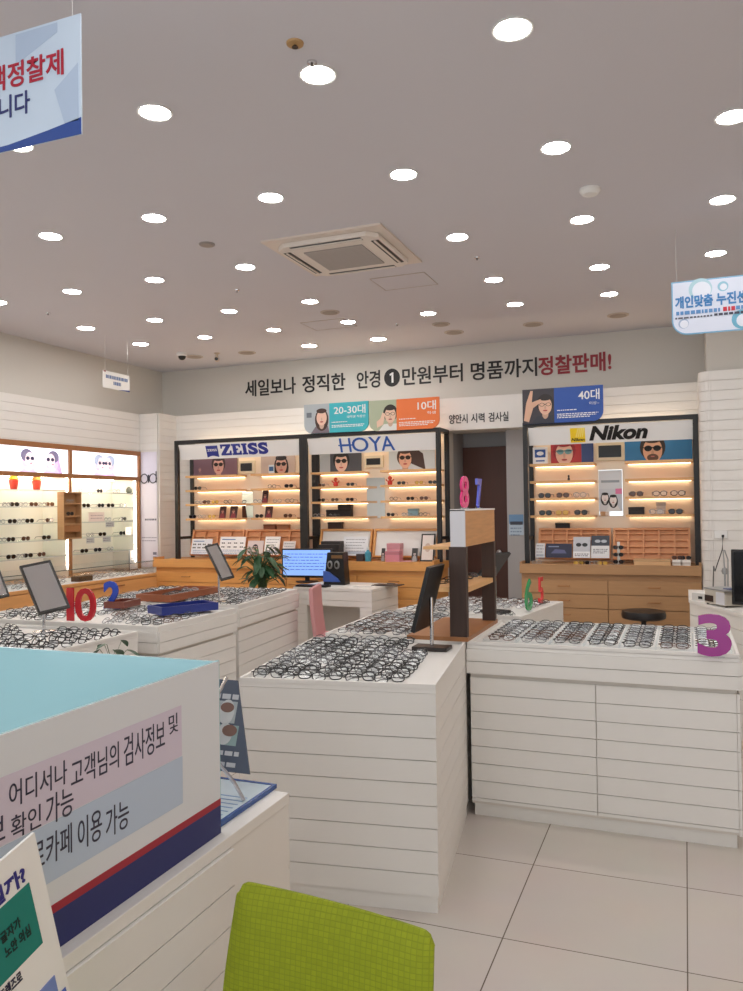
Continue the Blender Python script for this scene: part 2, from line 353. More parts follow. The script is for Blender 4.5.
# angled desk by the right pillar
t = thing('desk', 'white boarded service desk under the black monitor, beside the round-cornered pillar', 'desk', (0, 0, 0))
pl = [(.03, 5.95), (.40, 5.05), (2.0, 5.05), (2.0, 6.6), (.03, 6.6)]
rot = Matrix(((1, 0, 0, 0), (0, 0, 1, 0), (0, 1, 0, 0), (0, 0, 0, 1)))
MB().prism(pl, 0, .81, rot).build('carcass', M_gap, t); MB().prism([(.01, 5.945), (.39, 5.03), (2.02, 5.03), (2.02, 6.62), (.01, 6.62)], .81, .83, rot).build('desktop', M_white, t)
q = MB(); boards(q, pl[0], pl[1], .06, .808); boards(q, pl[1], pl[2], .06, .808); boards(q, pl[4], pl[0], .06, .808); q.build('cladding', M_white, t)

# ================================================================== eyewear
def rim_path(cx, w, h, n=14, sq=.75):
    out = []
    for i in range(n):
        a = 2*PI*i/n; c, s_ = math.cos(a), math.sin(a)
        out.append((cx+w*math.copysign(abs(c)**sq, c), 0, h*math.copysign(abs(s_)**sq, s_)))
    return out
def frame_mesh(name, mcol, lens, thick=.0028, w=.026, h=.020, sq=.75, fold=True, one=True, temples=True, seg=5):
    """front in the x,z plane, bottom at z=0; temples folded behind (fold) or straight back"""
    fr = MB().use(mcol); zc = h+thick
    up = Matrix.Translation((0, 0, zc))
    for s_ in (-1, 1): fr.tube(rim_path(s_*.034, w, h, 14, sq), thick, seg, True, up)
    fr.tube([(-.010, -.001, h*.35), (0, -.004, h*.5), (.010, -.001, h*.35)], thick*.9, seg, False, up)
    for s_ in (-1, 1): fr.tube([(s_*.058, 0, h*.45), (s_*.069, .004, h*.5)], thick, seg, False, up)
    tl = []; 
    for s_ in (-1, 1):
        tm = MB().use(mcol)
        if fold: tm.tube([(s_*.069, .004, h*.5), (s_*.066, .010+.004*s_, h*.5), (-s_*.03, .014+.004*s_, h*.45), (-s_*.06, .013+.004*s_, -h*.2)], thick*.8, 4, False, up)
        else: tm.tube([(s_*.069, .002, h*.5), (s_*.07, .05, h*.5), (s_*.068, .10, h*.4), (s_*.064, .135, -h*.75)], thick*.8, 4, False, up)
        tl.append(tm)
    ln = MB().use(lens)
    for s_ in (-1, 1): ln.prism([(p[0], p[2]+zc) for p in rim_path(s_*.034, w*.96, h*.96, 14, sq)], -.0006, .0006)
    if one:
        for q in tl+[ln]:
            b0 = len(fr.v); fr.v += q.v; fr.f += [[i+b0 for i in f] for f in q.f]; fr.m += q.m
        return fr
    return fr, tl, ln
G_black = mat('frame_black', (22, 22, 24), .3); G_tort = mat('frame_tortoise', (86, 52, 34), .3); G_wire = mat('frame_gunmetal', (90, 90, 96), .3, metal=.8)
G_clear = mat('frame_clear_grey', (170, 168, 170), .25); G_gold = mat('frame_gold', (190, 150, 90), .3, metal=.8); G_navy = mat('frame_navy', (36, 44, 74), .3)
STY = [('black-rimmed', G_black, .0026), ('black-rimmed', G_black, .0031), ('gunmetal wire-rimmed', G_wire, .0017), ('brown-rimmed', G_tort, .0025), ('black-rimmed', G_black, .0021), ('grey see-through-rimmed', G_clear, .0024)]
flat_meshes = [frame_mesh('eyeglasses', c, M_lens, th, .0255, .019+.002*(k % 3), .7+.1*(k % 3)).mesh('eyeglasses') for k, (n, c, th) in enumerate(STY)]
partd = []
for k, (n, c, th) in enumerate(STY[:5]):
    fr, tl, ln = frame_mesh('eyeglasses', c, M_lens, th, .0255, .019+.002*(k % 3), .7+.1*(k % 3), fold=True, one=False)
    partd.append((fr.mesh('eyeglasses'), [x.mesh('temple') for x in tl], ln.mesh('lens')))
def seat(M, me):
    lo = min((M @ v.co).z for v in me.vertices); return Matrix.Translation((0, 0, M.translation.z-lo+.0006)) @ M
def spec(M, k, label, group, parts=False):
    M = seat(M, flat_meshes[k]); o = bpy.data.objects.new('eyeglasses', partd[k][0] if parts else flat_meshes[k]); COL.objects.link(o); o.matrix_world = M
    tag(o, label, 'eyeglasses', group)
    if parts:
        for me, n in ((partd[k][1][0], 'temple'), (partd[k][1][1], 'temple'), (partd[k][2], 'lens')):
            c = bpy.data.objects.new(n, me); COL.objects.link(c); c.parent = o
    return o
TILT = Matrix.Rotation(math.radians(-62), 4, 'X')      # leaning back, front up
def field(origin, rz, x0, x1, nx, y0, y1, ny, z, tail, group, wts, parts=False, jit=.2, tilt=-62, yaw=0, xj=.006):
    B = Matrix.Translation((origin[0], origin[1], 0)) @ Matrix.Rotation(rz, 4, 'Z'); n = 0
    for j in range(ny):
        got = 0
        for i in range(nx):
            x = x0+(x1-x0)*(i/(nx-1) if nx > 1 else .5); y = y0+(y1-y0)*(j/(ny-1) if ny > 1 else .5)
            k = random.choice(wts)
            M = B @ Matrix.Translation((x+random.uniform(-xj, xj), y+random.uniform(-.005, .005), z)) @ Matrix.Rotation(yaw+random.uniform(-jit, jit), 4, 'Z') @ Matrix.Rotation(math.radians(tilt+random.uniform(-6, 6)), 4, 'X')
            if tail is None: yield M, k
            elif any((M.translation.xy-Vector(q_)).length < .15 for q_ in NOGO) or near_tray(M.translation): continue
            else: got += 1; spec(M, k, '%s eyeglasses, %s from left in %s row %s' % (STY[k][0], ORD[got], ORD[j+1], tail), group, parts)
def put(*a, **k):
    for _ in field(*a, **k): pass
NOGO = []; KEEP = []
def near_tray(p_):
    for (cx, cy, rz, hw, hd) in KEEP:
        dx, dy = p_.x-cx, p_.y-cy
        if abs(dx*math.cos(rz)+dy*math.sin(rz)) < hw+.085 and abs(-dx*math.sin(rz)+dy*math.cos(rz)) < hd+.075: return True
    return False
# ================================================================== trays on the tray counter
def flat_tray(label, x_, y_, w_, d_, rz, m, hgt=.05, name='tray'):
    c = Vector((x_, y_, .845)); t = thing(name, label, 'tray', (c.x, c.y, .8425), rz); b_ = .014
    MB().box(-w_/2, w_/2, -d_/2, d_/2, 0, .008).build('tray_base', m, t); MB().box(-w_/2, w_/2, -d_/2, -d_/2+b_, .008, hgt).box(-w_/2, w_/2, d_/2-b_, d_/2, .008, hgt).box(-w_/2, -w_/2+b_, -d_/2+b_, d_/2-b_, .008, hgt).box(w_/2-b_, w_/2, -d_/2+b_, d_/2-b_, .008, hgt).build('tray_wall', m, t)
    KEEP.append((c.x, c.y, rz, w_/2, d_/2)); return t
M_tb = mat('tray_brown', (150, 88, 58), .45, noise=.15); M_tr = mat('tray_redbrown', (116, 62, 50), .45, noise=.15)

flat_tray('brown wooden eyeglasses tray tilted at the back of the tray counter', -3.57, 5.09, .64, .3, math.radians(90), M_tb)
flat_tray('dark blue tray box with pale end at the tray counter edge', -3.035, 4.37, .40, .2, math.radians(63), mat('tray_blue', (36, 52, 128), .4), .05)
flat_tray('red-brown wooden tray behind the blue number', -3.60, 4.475, .22, .15, math.radians(98), M_tr, .045)
MIR = {0: at_z(57, 629, .83), 2: at_z(-17, 618, .83), 3: at_z(432, 649, .83)}
MIR[2].y = max(MIR[2].y, 3.86)
MIR[0].y = min(MIR[0].y, 3.49); NOGO += [tuple(v.xy) for v in MIR.values()]+[(-1.12, 4.95)]+[tuple(at_z(a_, b_, .829).xy) for a_, b_ in ((74, 622), (88, 622), (112, 609.5))]
put((-1.635, 2.72), rzA, .095, .60, 5, .06, .90, 12, .8275, 'of the near counter', 'eyeglasses on the near white counter', [0, 0, 1, 2, 4, 4, 0, 2], True, .2, -38, .55)
put((-1.775, 3.83), math.radians(2), .105, .40, 3, .06, .80, 11, .8275, 'beside the wooden stand', 'eyeglasses on the second counter', [0, 2, 3, 3, 4, 5, 2], False, .3, -60)
put((-1.74, 4.84), math.radians(-9), .10, .70, 5, .06, .74, 9, .8275, 'behind the wooden stand', 'eyeglasses on the far counter', [0, 3, 2, 3, 4, 5], False, .4, -60)
put((-4.25, 2.75), 0, .66, 1.36, 6, .12, .72, 6, .8275, 'below the grey tilted mirror', 'eyeglasses behind the glass panel', [0, 1, 1, 0], False, .4, -30)
put((-4.25, 3.75), math.radians(.6), .72, 1.36, 5, .08, .74, 8, .8275, 'before the blue number', 'eyeglasses behind the red number', [0, 2, 3, 4, 0, 5], False, .4, -55)
# plastic trays on the long counter, each with a column of frames
tw = .158
for k in range(7):
    x0 = -.985+.05+k*.1595; t = thing('tray', 'clear plastic eyeglasses tray, %s from the wooden stand on the two-door counter' % ORD[k+1], 'tray', (x0, 3.84, .8265), 0, 'plastic trays on the two-door counter')
    MB().box(0, tw, 0, .66, 0, .002).build('tray_base', M_paper, t); MB().box(0, tw, 0, .002, .002, .022).box(0, tw, .658, .66, .002, .022).box(0, .002, .002, .658, .002, .022).box(tw-.002, tw, .002, .658, .002, .022).build('tray_wall', M_clear, t)
    put((x0, 3.84), 0, tw/2, tw/2, 1, .05, .60, 9, .829, 'of the %s plastic tray' % ORD[k+1], 'eyeglasses in the plastic trays', [0, 2, 2, 4, 3, 0, 2], False, .015, -58, 0, .001)
# the many frames further off
XC_ = -5.2
far = MB()
BASES = [Vector((XC_-.1, at_x(82, 579, XC_-.1).y, 0)), at_z(219, 602, .83), at_z(57, 629, .83), Vector((at_z(-17, 618, .83).x, max(3.86, at_z(-17, 618, .83).y), 0))]
def far_add(it):
    for M, k in it:
        p_ = M.translation; skip = any((Vector((p_.x, p_.y, 0))-Vector((b_.x, b_.y, 0))).length < .14 for b_ in BASES)
        for (cx, cy, rz, hw, hd) in KEEP:
            dx, dy = p_.x-cx, p_.y-cy; lx, ly = dx*math.cos(rz)+dy*math.sin(rz), -dx*math.sin(rz)+dy*math.cos(rz)
            if abs(lx) < hw-.10 and abs(ly) < hd-.085: M = Matrix.Translation((0, 0, .024)) @ M
            elif abs(lx) < hw+.10 and abs(ly) < hd+.085: skip = True
        if skip: continue
        me = flat_meshes[k]; M = seat(M, me); b0 = len(far.v); far.v += [tuple(M @ v.co) for v in me.vertices]
        for p in me.polygons: far.f.append([b0+i for i in p.vertices]); far.m.append(me.materials[p.material_index])
W6 = [0, 2, 3, 4, 5, 0]
far_add(field((-4.1, 4.66), math.radians(5), .10, 1.12, 8, .08, .97, 13, .8275, None, '', W6, False, .5, -45))
far_add(field((-4.25, 3.75), math.radians(.6), .10, .55, 4, .09, .74, 7, .8275, None, '', W6, False, .5, -45))
far_add(field((-4.25, 2.75), 0, .10, .50, 4, .12, .72, 6, .8275, None, '', [0, 1], False, .5, -45))
far_add(field((-5.72, 5.0), 0, .1, .40, 2, .05, 1.9, 12, .8427, None, '', [2, 5, 5], False, .3, -45))
o = far.build('eyeglasses_farther_off'); o['kind'] = 'stuff'; o['label'] = 'mixed eyeglasses crowded on the far counters and in the glass case'; o['category'] = 'eyeglasses'

# ================================================================== numbers
def number(body, loc, h, wd, rz, rgb, label, th=.012):
    t = thing('number_sign', label, 'number sign', loc, rz); m = mat('acrylic_%d_%d_%d' % rgb, rgb, .25, coat=.3)
    n = len(body); g = .012; each = (wd-(n-1)*g)/n; x = -wd/2
    for ch in body:
        e = each*.5 if ch == '1' and n > 1 else each*(1.5 if n > 1 else 1)
        put_text(MB(), ch, x, x+e, 0.004, h, -th/2, th, .035 if ch in '3271' else .012).build('digit', m, t); x += e+g
    MB().box(-wd*.3, wd*.3, -.014, .014, 0, .006).build('base', M_clear, t)
    return t
p = at_z(71, 622, .835); q = at_z(96, 621, .835)
def num_h(pb, py): return at_y(pb[0], pb[1], 1).z
def number_px(body, xl, xr, yt, yb, z, rgb, label, rz=0):
    c = at_z((xl+xr)/2, yb, z); a = at_y(xl, yb, c.y); b_ = at_y(xr, yb, c.y); tp = at_y((xl+xr)/2, yt, c.y)
    return number(body, (c.x, c.y, z), tp.z-z, b_.x-a.x, rz, rgb, label)
number_px('3', 697.5, 732, 614, 657.5, .829, (158, 38, 140), 'large purple number 3 standing at the end of the two-door counter')
number_px('10', 67, 96, 588, 622, .829, (190, 26, 40), 'red number 10 standing beside the grey tilted mirror')
number_px('2', 104, 120, 581, 609.5, .829, (36, 70, 178), 'blue number 2 standing in front of the orange wood cabinet')
c = at_z(529, 611.5, .829); number('6', (c.x, c.y, .829), .205, .12, math.radians(80), (30, 150, 84), 'green number 6 near the end of the counter behind the wooden stand')
c = at_z(541, 604.5, .829); number('5', (c.x, c.y, .829), .185, .10, math.radians(84), (222, 60, 66), 'thin red number 5 at the far corner behind the green number')

# ================================================================== wooden stand between the counters
ZB = .842
X0, X1 = -1.072, -.997
t = thing('display_stand', 'tall dark wooden stand with a pine box top between the white counters', 'stand', (0, 0, 0))
MB().box(-1.30, -.99, 3.765, 4.43, ZB, ZB+.02).build('base_board', M_trim, t)
MB().box(X0-.008, X1+.002, 3.775, 3.813, ZB+.02, 1.30).build('post', M_dark, t); MB().box(X0+.012, X1+.008, 4.36, 4.398, ZB+.02, 1.30).build('post', M_dark, t)
bx = MB().use(M_pine).box(X0+.005, X1, 3.785, 4.42, 1.30, 1.475).use(mat('whitewashed_end', (214, 214, 220), .5)).box(X0, X1, 3.776, 3.784, 1.297, 1.48).use(M_paper).box(X0, X1+.002, 3.776, 4.425, 1.475, 1.483); bx.build('box_top', None, t)
MB().box(-1.22, X0-.001, 3.80, 4.35, 1.285, 1.30).build('shelf', M_shelf, t)
MB().box(-1.22, X1, 3.814, 4.359, 1.075, 1.10).build('shelf', M_shelf, t); MB().box(-1.22, X1, 4.399, 4.44, 1.075, 1.10).build('shelf', M_shelf, t)
for k, y in enumerate((3.90, 4.02, 4.14, 4.26)):
    spec(Matrix.Translation((-1.11, y, 1.1005)) @ Matrix.Rotation(.5, 4, 'Z') @ Matrix.Rotation(math.radians(-60), 4, 'X'), 0, 'black eyeglasses on the middle shelf of the dark stand, %s from the front' % ORD[k+1], 'eyeglasses on the wooden stand')
number('8', (-1.03, 3.90, 1.484), .165, .115, math.radians(86), (226, 56, 128), 'pink number 8 standing on top of the pine box')
number('7', (-1.03, 4.20, 1.484), .16, .09, math.radians(88), (92, 100, 210), 'blue violet number 7 standing on top of the pine box')
c = at_z(473, 622, .86)

# ================================================================== table mirrors
def table_mirror(loc, rz, w, h, zc, tilt, roll, label, base='round'):
    t = thing('table_mirror', label, 'mirror', loc, rz)
    if base == 'round': MB().lathe([(.06, 0), (.06, .008), (.01, .012)], seg=20).build('base', M_chrome, t)
    else: MB().box(-.05, .05, -.085, .085, 0, .018).build('base', mat('dark_base', (44, 36, 34), .4), t, bevel=.003)
    MB().tube([(0, 0, .008), (0, 0, zc)], .009, 10).build('pole', M_chrome, t, True)
    M = Matrix.Translation((0, -.018, zc)) @ Matrix.Rotation(roll, 4, 'Y') @ Matrix.Rotation(tilt, 4, 'X')
    b_ = .012; f = MB().use(M_plastic)
    f.box(-w/2, w/2, 0, .012, -h/2, h/2, M)
    for a in ((-w/2, w/2, -.006, 0, h/2-b_, h/2), (-w/2, w/2, -.006, 0, -h/2, -h/2+b_), (-w/2, -w/2+b_, -.006, 0, -h/2+b_, h/2-b_), (w/2-b_, w/2, -.006, 0, -h/2+b_, h/2-b_)): f.box(*a, M)
    f.build('frame', M_plastic, t)
    MB().box(-w/2+b_, w/2-b_, -.002, -.0005, -h/2+b_, h/2-b_, M).build('mirror_glass', M_mirror, t)
    return t
c = MIR[0]; table_mirror((c.x, c.y, .8275), math.radians(58.6), .169, .346, .255, math.radians(-43.5), math.radians(-9), 'black-framed tilted table mirror reflecting plain grey, beside the red number')
c = at_z(219, 602, .83); table_mirror((c.x, c.y, .8275), math.radians(51), .099, .326, .296, math.radians(-43), math.radians(-11), 'narrow black table mirror leaning sideways, in front of the wooden drawers under left sign')
c = MIR[2]; table_mirror((c.x, c.y, .8275), math.radians(58.6), .169, .346, .255, math.radians(-43.5), math.radians(-9), 'black table mirror cut off by the photo edge, left of the grey one')
c = MIR[3]; table_mirror((c.x, c.y, .8275), math.radians(-90), .24, .31, .245, math.radians(-15), 0, 'dark table mirror on a chrome pole beside the wooden stand, seen from behind', 'square')
c = at_z(497, 618, .83); table_mirror((-1.12, 4.95, .8275), math.radians(-115), .18, .22, .29, math.radians(-40), math.radians(0), 'dark table mirror partly hidden behind the wooden stand posts', 'square')

# ================================================================== back wall displays
FYF, SY = 7.45, 7.62            # frame front, shelf items
def zof(px, py, Y): return at_y(px, py, Y).z
def xof(px, py, Y): return at_y(px, py, Y).x
WT = .955                       # worktop height
def drawer_unit(label, x0, x1, y0, y1, h, cols, rows, m, handles=True, rzf=None):
    t = thing('drawer_cabinet', label, 'cabinet', (x0, y0, 0)); w_, d_ = x1-x0, y1-y0
    MB().box(0, w_, .022, d_, .06, h).build('carcass', m, t); MB().box(.02, w_-.02, .05, d_, 0, .06).build('plinth', M_dark, t)
    cw = w_/cols; rh = (h-.045-.07)/rows
    for c_ in range(cols):
        for r_ in range(rows):
            z0 = .07+r_*rh
            dr = MB().box(c_*cw+.003, (c_+1)*cw-.003, 0, .021, z0+.003, z0+rh-.003).build('drawer', m, t, bevel=.002)
            cx = (c_+.5)*cw; q = MB().tube([(cx-.05, -.001, z0+rh*.55), (cx-.05, -.018, z0+rh*.55), (cx+.05, -.018, z0+rh*.55), (cx+.05, -.001, z0+rh*.55)], .005, 6); q.build('handle', mat('handle_wood', (176, 120, 70), .4), dr)
    MB().box(.01, w_-.01, .03, d_, h-.042, h-.0).build('shadow_gap', M_dark, t)
    return t
def worktop(label, x0, x1, y0, y1, z, m, th=.075):
    t = thing('worktop', label, 'worktop', (x0, y0, z-th))
    MB().box(0, x1-x0, 0, y1-y0, 0, th).build('slab', m, t, bevel=.003)
    q = MB().box(0, .018, .012, .19, th, th+.03).box(x1-x0-.018, x1-x0, .012, .19, th, th+.03).box(.018, x1-x0-.018, .0, .012, th, th+.012); q.build('raised_edge', m, t)
CY = 7.24
ZX0, ZX1, HX1, NX0, NX1 = -5.27, -3.685, -2.205, -1.40, .118
drawer_unit('honey wood drawer cabinet under the left blue logo sign', -5.40, -3.80, CY+.02, 7.79, WT-.08, 2, 7, M_wood)
drawer_unit('honey wood drawer cabinet under the middle logo sign, behind the computer desk', -3.795, -2.24, CY+.02, 7.79, WT-.08, 2, 7, M_wood)
worktop('long honey wood worktop running under both left logo displays', -5.42, -2.22, CY, 7.79, WT, M_wood)
drawer_unit('oak drawer cabinet with two columns of drawers behind the black stool', NX0+.0, NX1, CY+.02, 7.79, WT-.08, 2, 6, M_oak)
worktop('oak worktop under the black and yellow logo display', NX0-.01, NX1, CY, 7.79, WT, M_oak)

def display(label, x0, x1, shelf_l, shelf_r, pxl, pxr, bl, br, rack_px, mir, scr, tone):
    t = thing('display_cabinet', label, 'display cabinet', (0, 0, 0)); top = 2.265
    f = MB(); b_ = .042
    for x in (x0, x1-b_): f.box(x, x+b_, FYF, FYF+b_, WT+.001 if x > x0 or True else 0, top)
    f.box(x0+b_, x1-b_, FYF, FYF+b_, top-b_, top)
    for x in (x0, x1-b_): f.box(x, x+b_, FYF+b_, 7.785, top-b_, top).box(x, x+b_, 7.745, 7.785, WT+.001, top-b_).box(x, x+.03, FYF+b_, 7.745, 1.17, 1.20)
    f.build('frame', M_black, t)
    MB().box(x0+b_, x1-b_, 7.765, 7.785, WT+.001, top-b_).build('back_panel', tone, t)
    ml, mr = (xof(mir[0], 480, 7.75), xof(mir[1], 480, 7.75))
    zs = []
    for k in range(4):
        zl = zof(pxl, shelf_l[k], 7.55); zr = zof(pxr, shelf_r[k], 7.55); zz = (zl+zr)/2; zs.append(zz)
        for a, c in ((bl[0], bl[1]), (br[0], br[1])):
            xa, xc = max(x0+.045, xof(a, 490, 7.58)), min(x1-.045, xof(c, 490, 7.58))
            s = MB().box(xa, xc, 7.53, 7.764, zz-.022, zz).build('shelf', M_shelf, t)
            MB().box(xa+.02, xc-.02, 7.742, 7.754, zz-.026, zz-.0225).build('light_strip', M_strip, s)
    # ceiling strip behind the sign
    MB().box(x0+.08, x1-.08, 7.70, 7.74, 2.19, 2.2).build('light_strip', M_strip, t)
    # mirror between the bays and little framed screen over it
    mz0, mz1 = zof(mir[0], mir[3], 7.75), zof(mir[0], mir[2], 7.75)
    MB().box(ml, mr, 7.755, 7.764, mz0, mz1).build('mirror', M_mirror, t)
    # sloping leaflet rack
    zt = zof(*rack_px[0], 7.66); xs = [x0+.10, (xof(rack_px[1], 500, 7.66)), x1-.08]
    for a, c in ((xs[0], xs[1]-.01), (xs[1]+.01, xs[2])):
        q = MB(); M = Matrix.Translation((0, 7.60, WT+.032)) @ Matrix.Rotation(-.28, 4, 'X'); hh = (zt-WT-.032)/math.cos(.28)
        q.box(a, c, 0, .012, 0, hh, M)
        for x in (a, c-.02): q.box(x, x+.02, -.03, 0, 0, hh, M)
        q.box(a+.02, c-.02, -.03, 0, hh-.02, hh, M); q.box(a+.02, c-.02, -.02, 0, 0, .015, M)
        if rack_px[2] == 'grid':
            for i in range(1, 5): q.box(a+(c-a)*i/5-.007, a+(c-a)*i/5+.007, -.03, 0, .015, hh-.02, M)
            for i in range(1, 5): q.box(a+.02, c-.02, -.025, -.0, hh*i/5, hh*i/5+.01, M)
        elif rack_px[2] == 'half':
            for i in range(1, 4): q.box(a+(c-a)*i/4-.007, a+(c-a)*i/4+.007, -.03, 0, .015, hh-.02, M)
            q.box(a+.02, c-.02, -.025, -.0, hh*.72, hh*.72+.01, M)
        q.build('leaflet_rack', mat('rack_wood', (216, 152, 104), .45, noise=.1, bscale=20) if rack_px[2] != 'plain' else M_wood, t)
        if rack_px[2] == 'plain': MB().box(a+.02, c-.02, -.004, -.001, .015, hh-.02, M).build('backing', M_paper, t)
    # framed little screen
    sx0, sx1 = xof(scr[0], scr[2], 7.74), xof(scr[1], scr[2], 7.74); sz0, sz1 = zof(scr[0], scr[3], 7.74), zof(scr[0], scr[2], 7.74)
    s = thing('small_screen', 'small black screen in a cream frame, ' + label.split(' with ')[1].replace('display ', ''), 'screen', (sx0, 7.735, sz0))
    ww, hh = sx1-sx0, sz1-sz0
    MB().box(0, ww, 0, .028, 0, hh).build('frame', mat('cream_frame', (226, 212, 184), .5), s, bevel=.004); MB().box(.022, ww-.03, -.002, .001, .03, hh-.028).build('screen', M_plastic, s)
    return zs
def Zs(scale, ys, y0): return [y/scale+y0 for y in ys]
zZ = display('black-framed eyewear display with blue block-letter sign at the left', ZX0, ZX1, Zs(4.953, (272, 346, 415, 487), 420), Zs(4.953, (265, 335, 409, 484), 420), 215, 274, (188, 238.5), (253, 299),
             ((230, 530.2), 245.5, 'half'), (241.5, 252.5, 490.5, 518), (239, 254.5, 461, 474), M_cream)
zH = display('black-framed eyewear display with thin blue letter sign in the middle', ZX1+.002, HX1, Zs(4.794, (247, 318, 392, 465), 420), Zs(4.794, (238, 308, 382, 460), 420), 335, 410, (304, 363), (382, 439),
             ((340, 529.6), 373.5, 'plain'), (366.5, 384.5, 478, 518), (364.5, 383, 456, 468), M_cream)
zN = display('black-framed eyewear display with black and yellow sign at the right', NX0, NX1, Zs(3.188, (202, 258, 313, 370), 400), Zs(3.188, (190, 247, 305, 362), 400), 563, 660, (531, 595), (625.5, 695),
             ((570, 529), 611.5, 'grid'), (598.5, 622.5, 470, 516), (596, 624.5, 443, 461), M_cream)
M_signw = mat('sign_white', (238, 238, 238), .4)
def sign_board(label, x0, x1, zt, zb):
    t = thing('sign_board', label, 'sign', (x0, FYF+.045, zt)); t.rotation_euler = (math.radians(20), 0, 0)
    t.location.y = FYF+.006; h = (zt-zb)/math.cos(math.radians(20))
    MB().box(0, x1-x0, 0, .012, -h, 0).build('panel', M_signw, t)
    for a in (0, x1-x0-.008): MB().prism([(a, 0), (a, 0), (a, 0)], 0, .001) if False else None
    return t, h
def sgn(px, py, x0, zt): return (xof(px, py, 7.50)-x0, 0)
# left sign: blue emblem and slab letters
SZT, SZB = 2.214, zof(185, 460, FYF+.07)
t, h = sign_board('white slanted sign with blue emblem and heavy slab letters', ZX0+.05, ZX1-.045, SZT, SZB)
o0 = ZX0+.05; BL = mat('sign_blue', (40, 50, 142), .4); U = lambda px, py: xof(px, py, 7.5)-o0
e0, e1 = U(207.3, 450), U(218.9, 450); zt, zb = -h*.13, -h*.90
n = 8; bot = [(e0+(e1-e0)*i/n, zb+.018*math.sin(PI*i/n)) for i in range(n+1)]
q = MB().prism(bot[::-1]+[(e0, zt), (e1, zt)][0:1]+[(e1, zt)], -.003, 0); q.mat = None
q = MB().use(BL).prism([(e0, zt)]+bot+[(e1, zt)], -.003, -.0002); put_text(q.use(M_signw), 'ZEISS', e0+.012, e1-.012, zt-.062, zt-.036, -.0045, .001, .02)
q.build('emblem', None, t)
q = MB().use(BL); l0, l1 = U(221.6, 450), U(268.8, 450); L = l1-l0; zt2, zb2 = -h*.08, -h*.80; H = zt2-zb2
def P2(pts, ox, wd): return [(l0+ox*L+x*wd*L, zb2+z*H) for x, z in pts]
q.prism(P2([(0, 0), (0, .14), (.55, .82), (.22, .82), (.14, .62), (.02, .62), (.02, 1), (1, 1), (1, .86), (.45, .18), (.8, .18), (.88, .42), (1, .42), (1, 0)], 0, .225), -.003, -.0002)
q.prism(P2([(0, 0), (0, .15), (.12, .15), (.12, .85), (0, .85), (0, 1), (.95, 1), (.95, .66), (.82, .66), (.75, .82), (.48, .82), (.48, .58), (.66, .58), (.66, .42), (.48, .42), (.48, .18), (.78, .18), (.86, .36), (1, .36), (1, 0)], .24, .2), -.003, -.0002)
q.prism(P2([(0, 0), (0, .15), (.2, .15), (.2, .85), (0, .85), (0, 1), (1, 1), (1, .85), (.8, .85), (.8, .15), (1, .15), (1, 0)], .455, .115), -.003, -.0002)
for ox in (.585, .80): put_text(q, 'S', l0+ox*L, l0+(ox+.2)*L, zb2-.004, zt2+.004, -.003, .0028, .05); q.prism(P2([(.84, .62), (.84, 1), (.97, 1), (.97, .62)], ox, .2), -.0031, -.0003); q.prism(P2([(.03, 0), (.03, .38), (.16, .38), (.16, 0)], ox, .2), -.0031, -.0003)
q.build('lettering', None, t)
# middle sign
t, h = sign_board('white slanted sign with thin blue letters, first letter crossed by a bar', ZX1+.05, HX1-.045, SZT, SZB)
o0 = ZX1+.05; HB = mat('sign_mid_blue', (44, 92, 176), .4); q = MB().use(HB)
ws = [(340.5, 351.5, 'H'), (352.5, 369, 'O'), (369.5, 382.5, 'Y'), (381.5, 395, 'A')]
for a, b_, ch in ws: put_text(q, ch, U(a, 445), U(b_, 445), -h*.93, -h*.06, -.003, .0028, .006)
zc = -h*.495; q.box(U(339, 445), U(354, 445), -.0035, -.0002, zc-.006, zc+.006); q.build('lettering', None, t)
# right sign
t, h = sign_board('white slanted sign with yellow square emblem and bold black italic word', NX0+.05, NX1-.045, SZT, SZB)
o0 = NX0+.05; q = MB(); e0, e1 = U(570.5, 432), U(585.2, 432); zt, zb = -h*.12, -h*.92
q.use(mat('sign_yellow', (248, 212, 40), .4)).box(e0, e1, -.003, -.0002, zb, zt)
q.use(mat('sign_pale_yellow', (252, 232, 130), .4))
for k in range(4): q.prism([(e0+(e1-e0)*(.35+.14*k), zb+.05), (e0+(e1-e0)*(.42+.14*k), zb+.05), (e0+(e1-e0)*(.62+.12*k), zt), (e0+(e1-e0)*(.52+.12*k), zt)][0:4], -.0038, -.003) if .62+.12*k <= 1.0 else None
put_text(q.use(M_plastic), 'Nikon', e0+.006, e1-.006, zb+.012, zb+.042, -.004, .001, .03, .2); q.build('emblem', None, t)
put_text(MB(), 'Nikon', U(589, 432), U(648, 432), -h*.86, -h*.06, -.003, .0028, .045, .25).build('lettering', M_plastic, t)

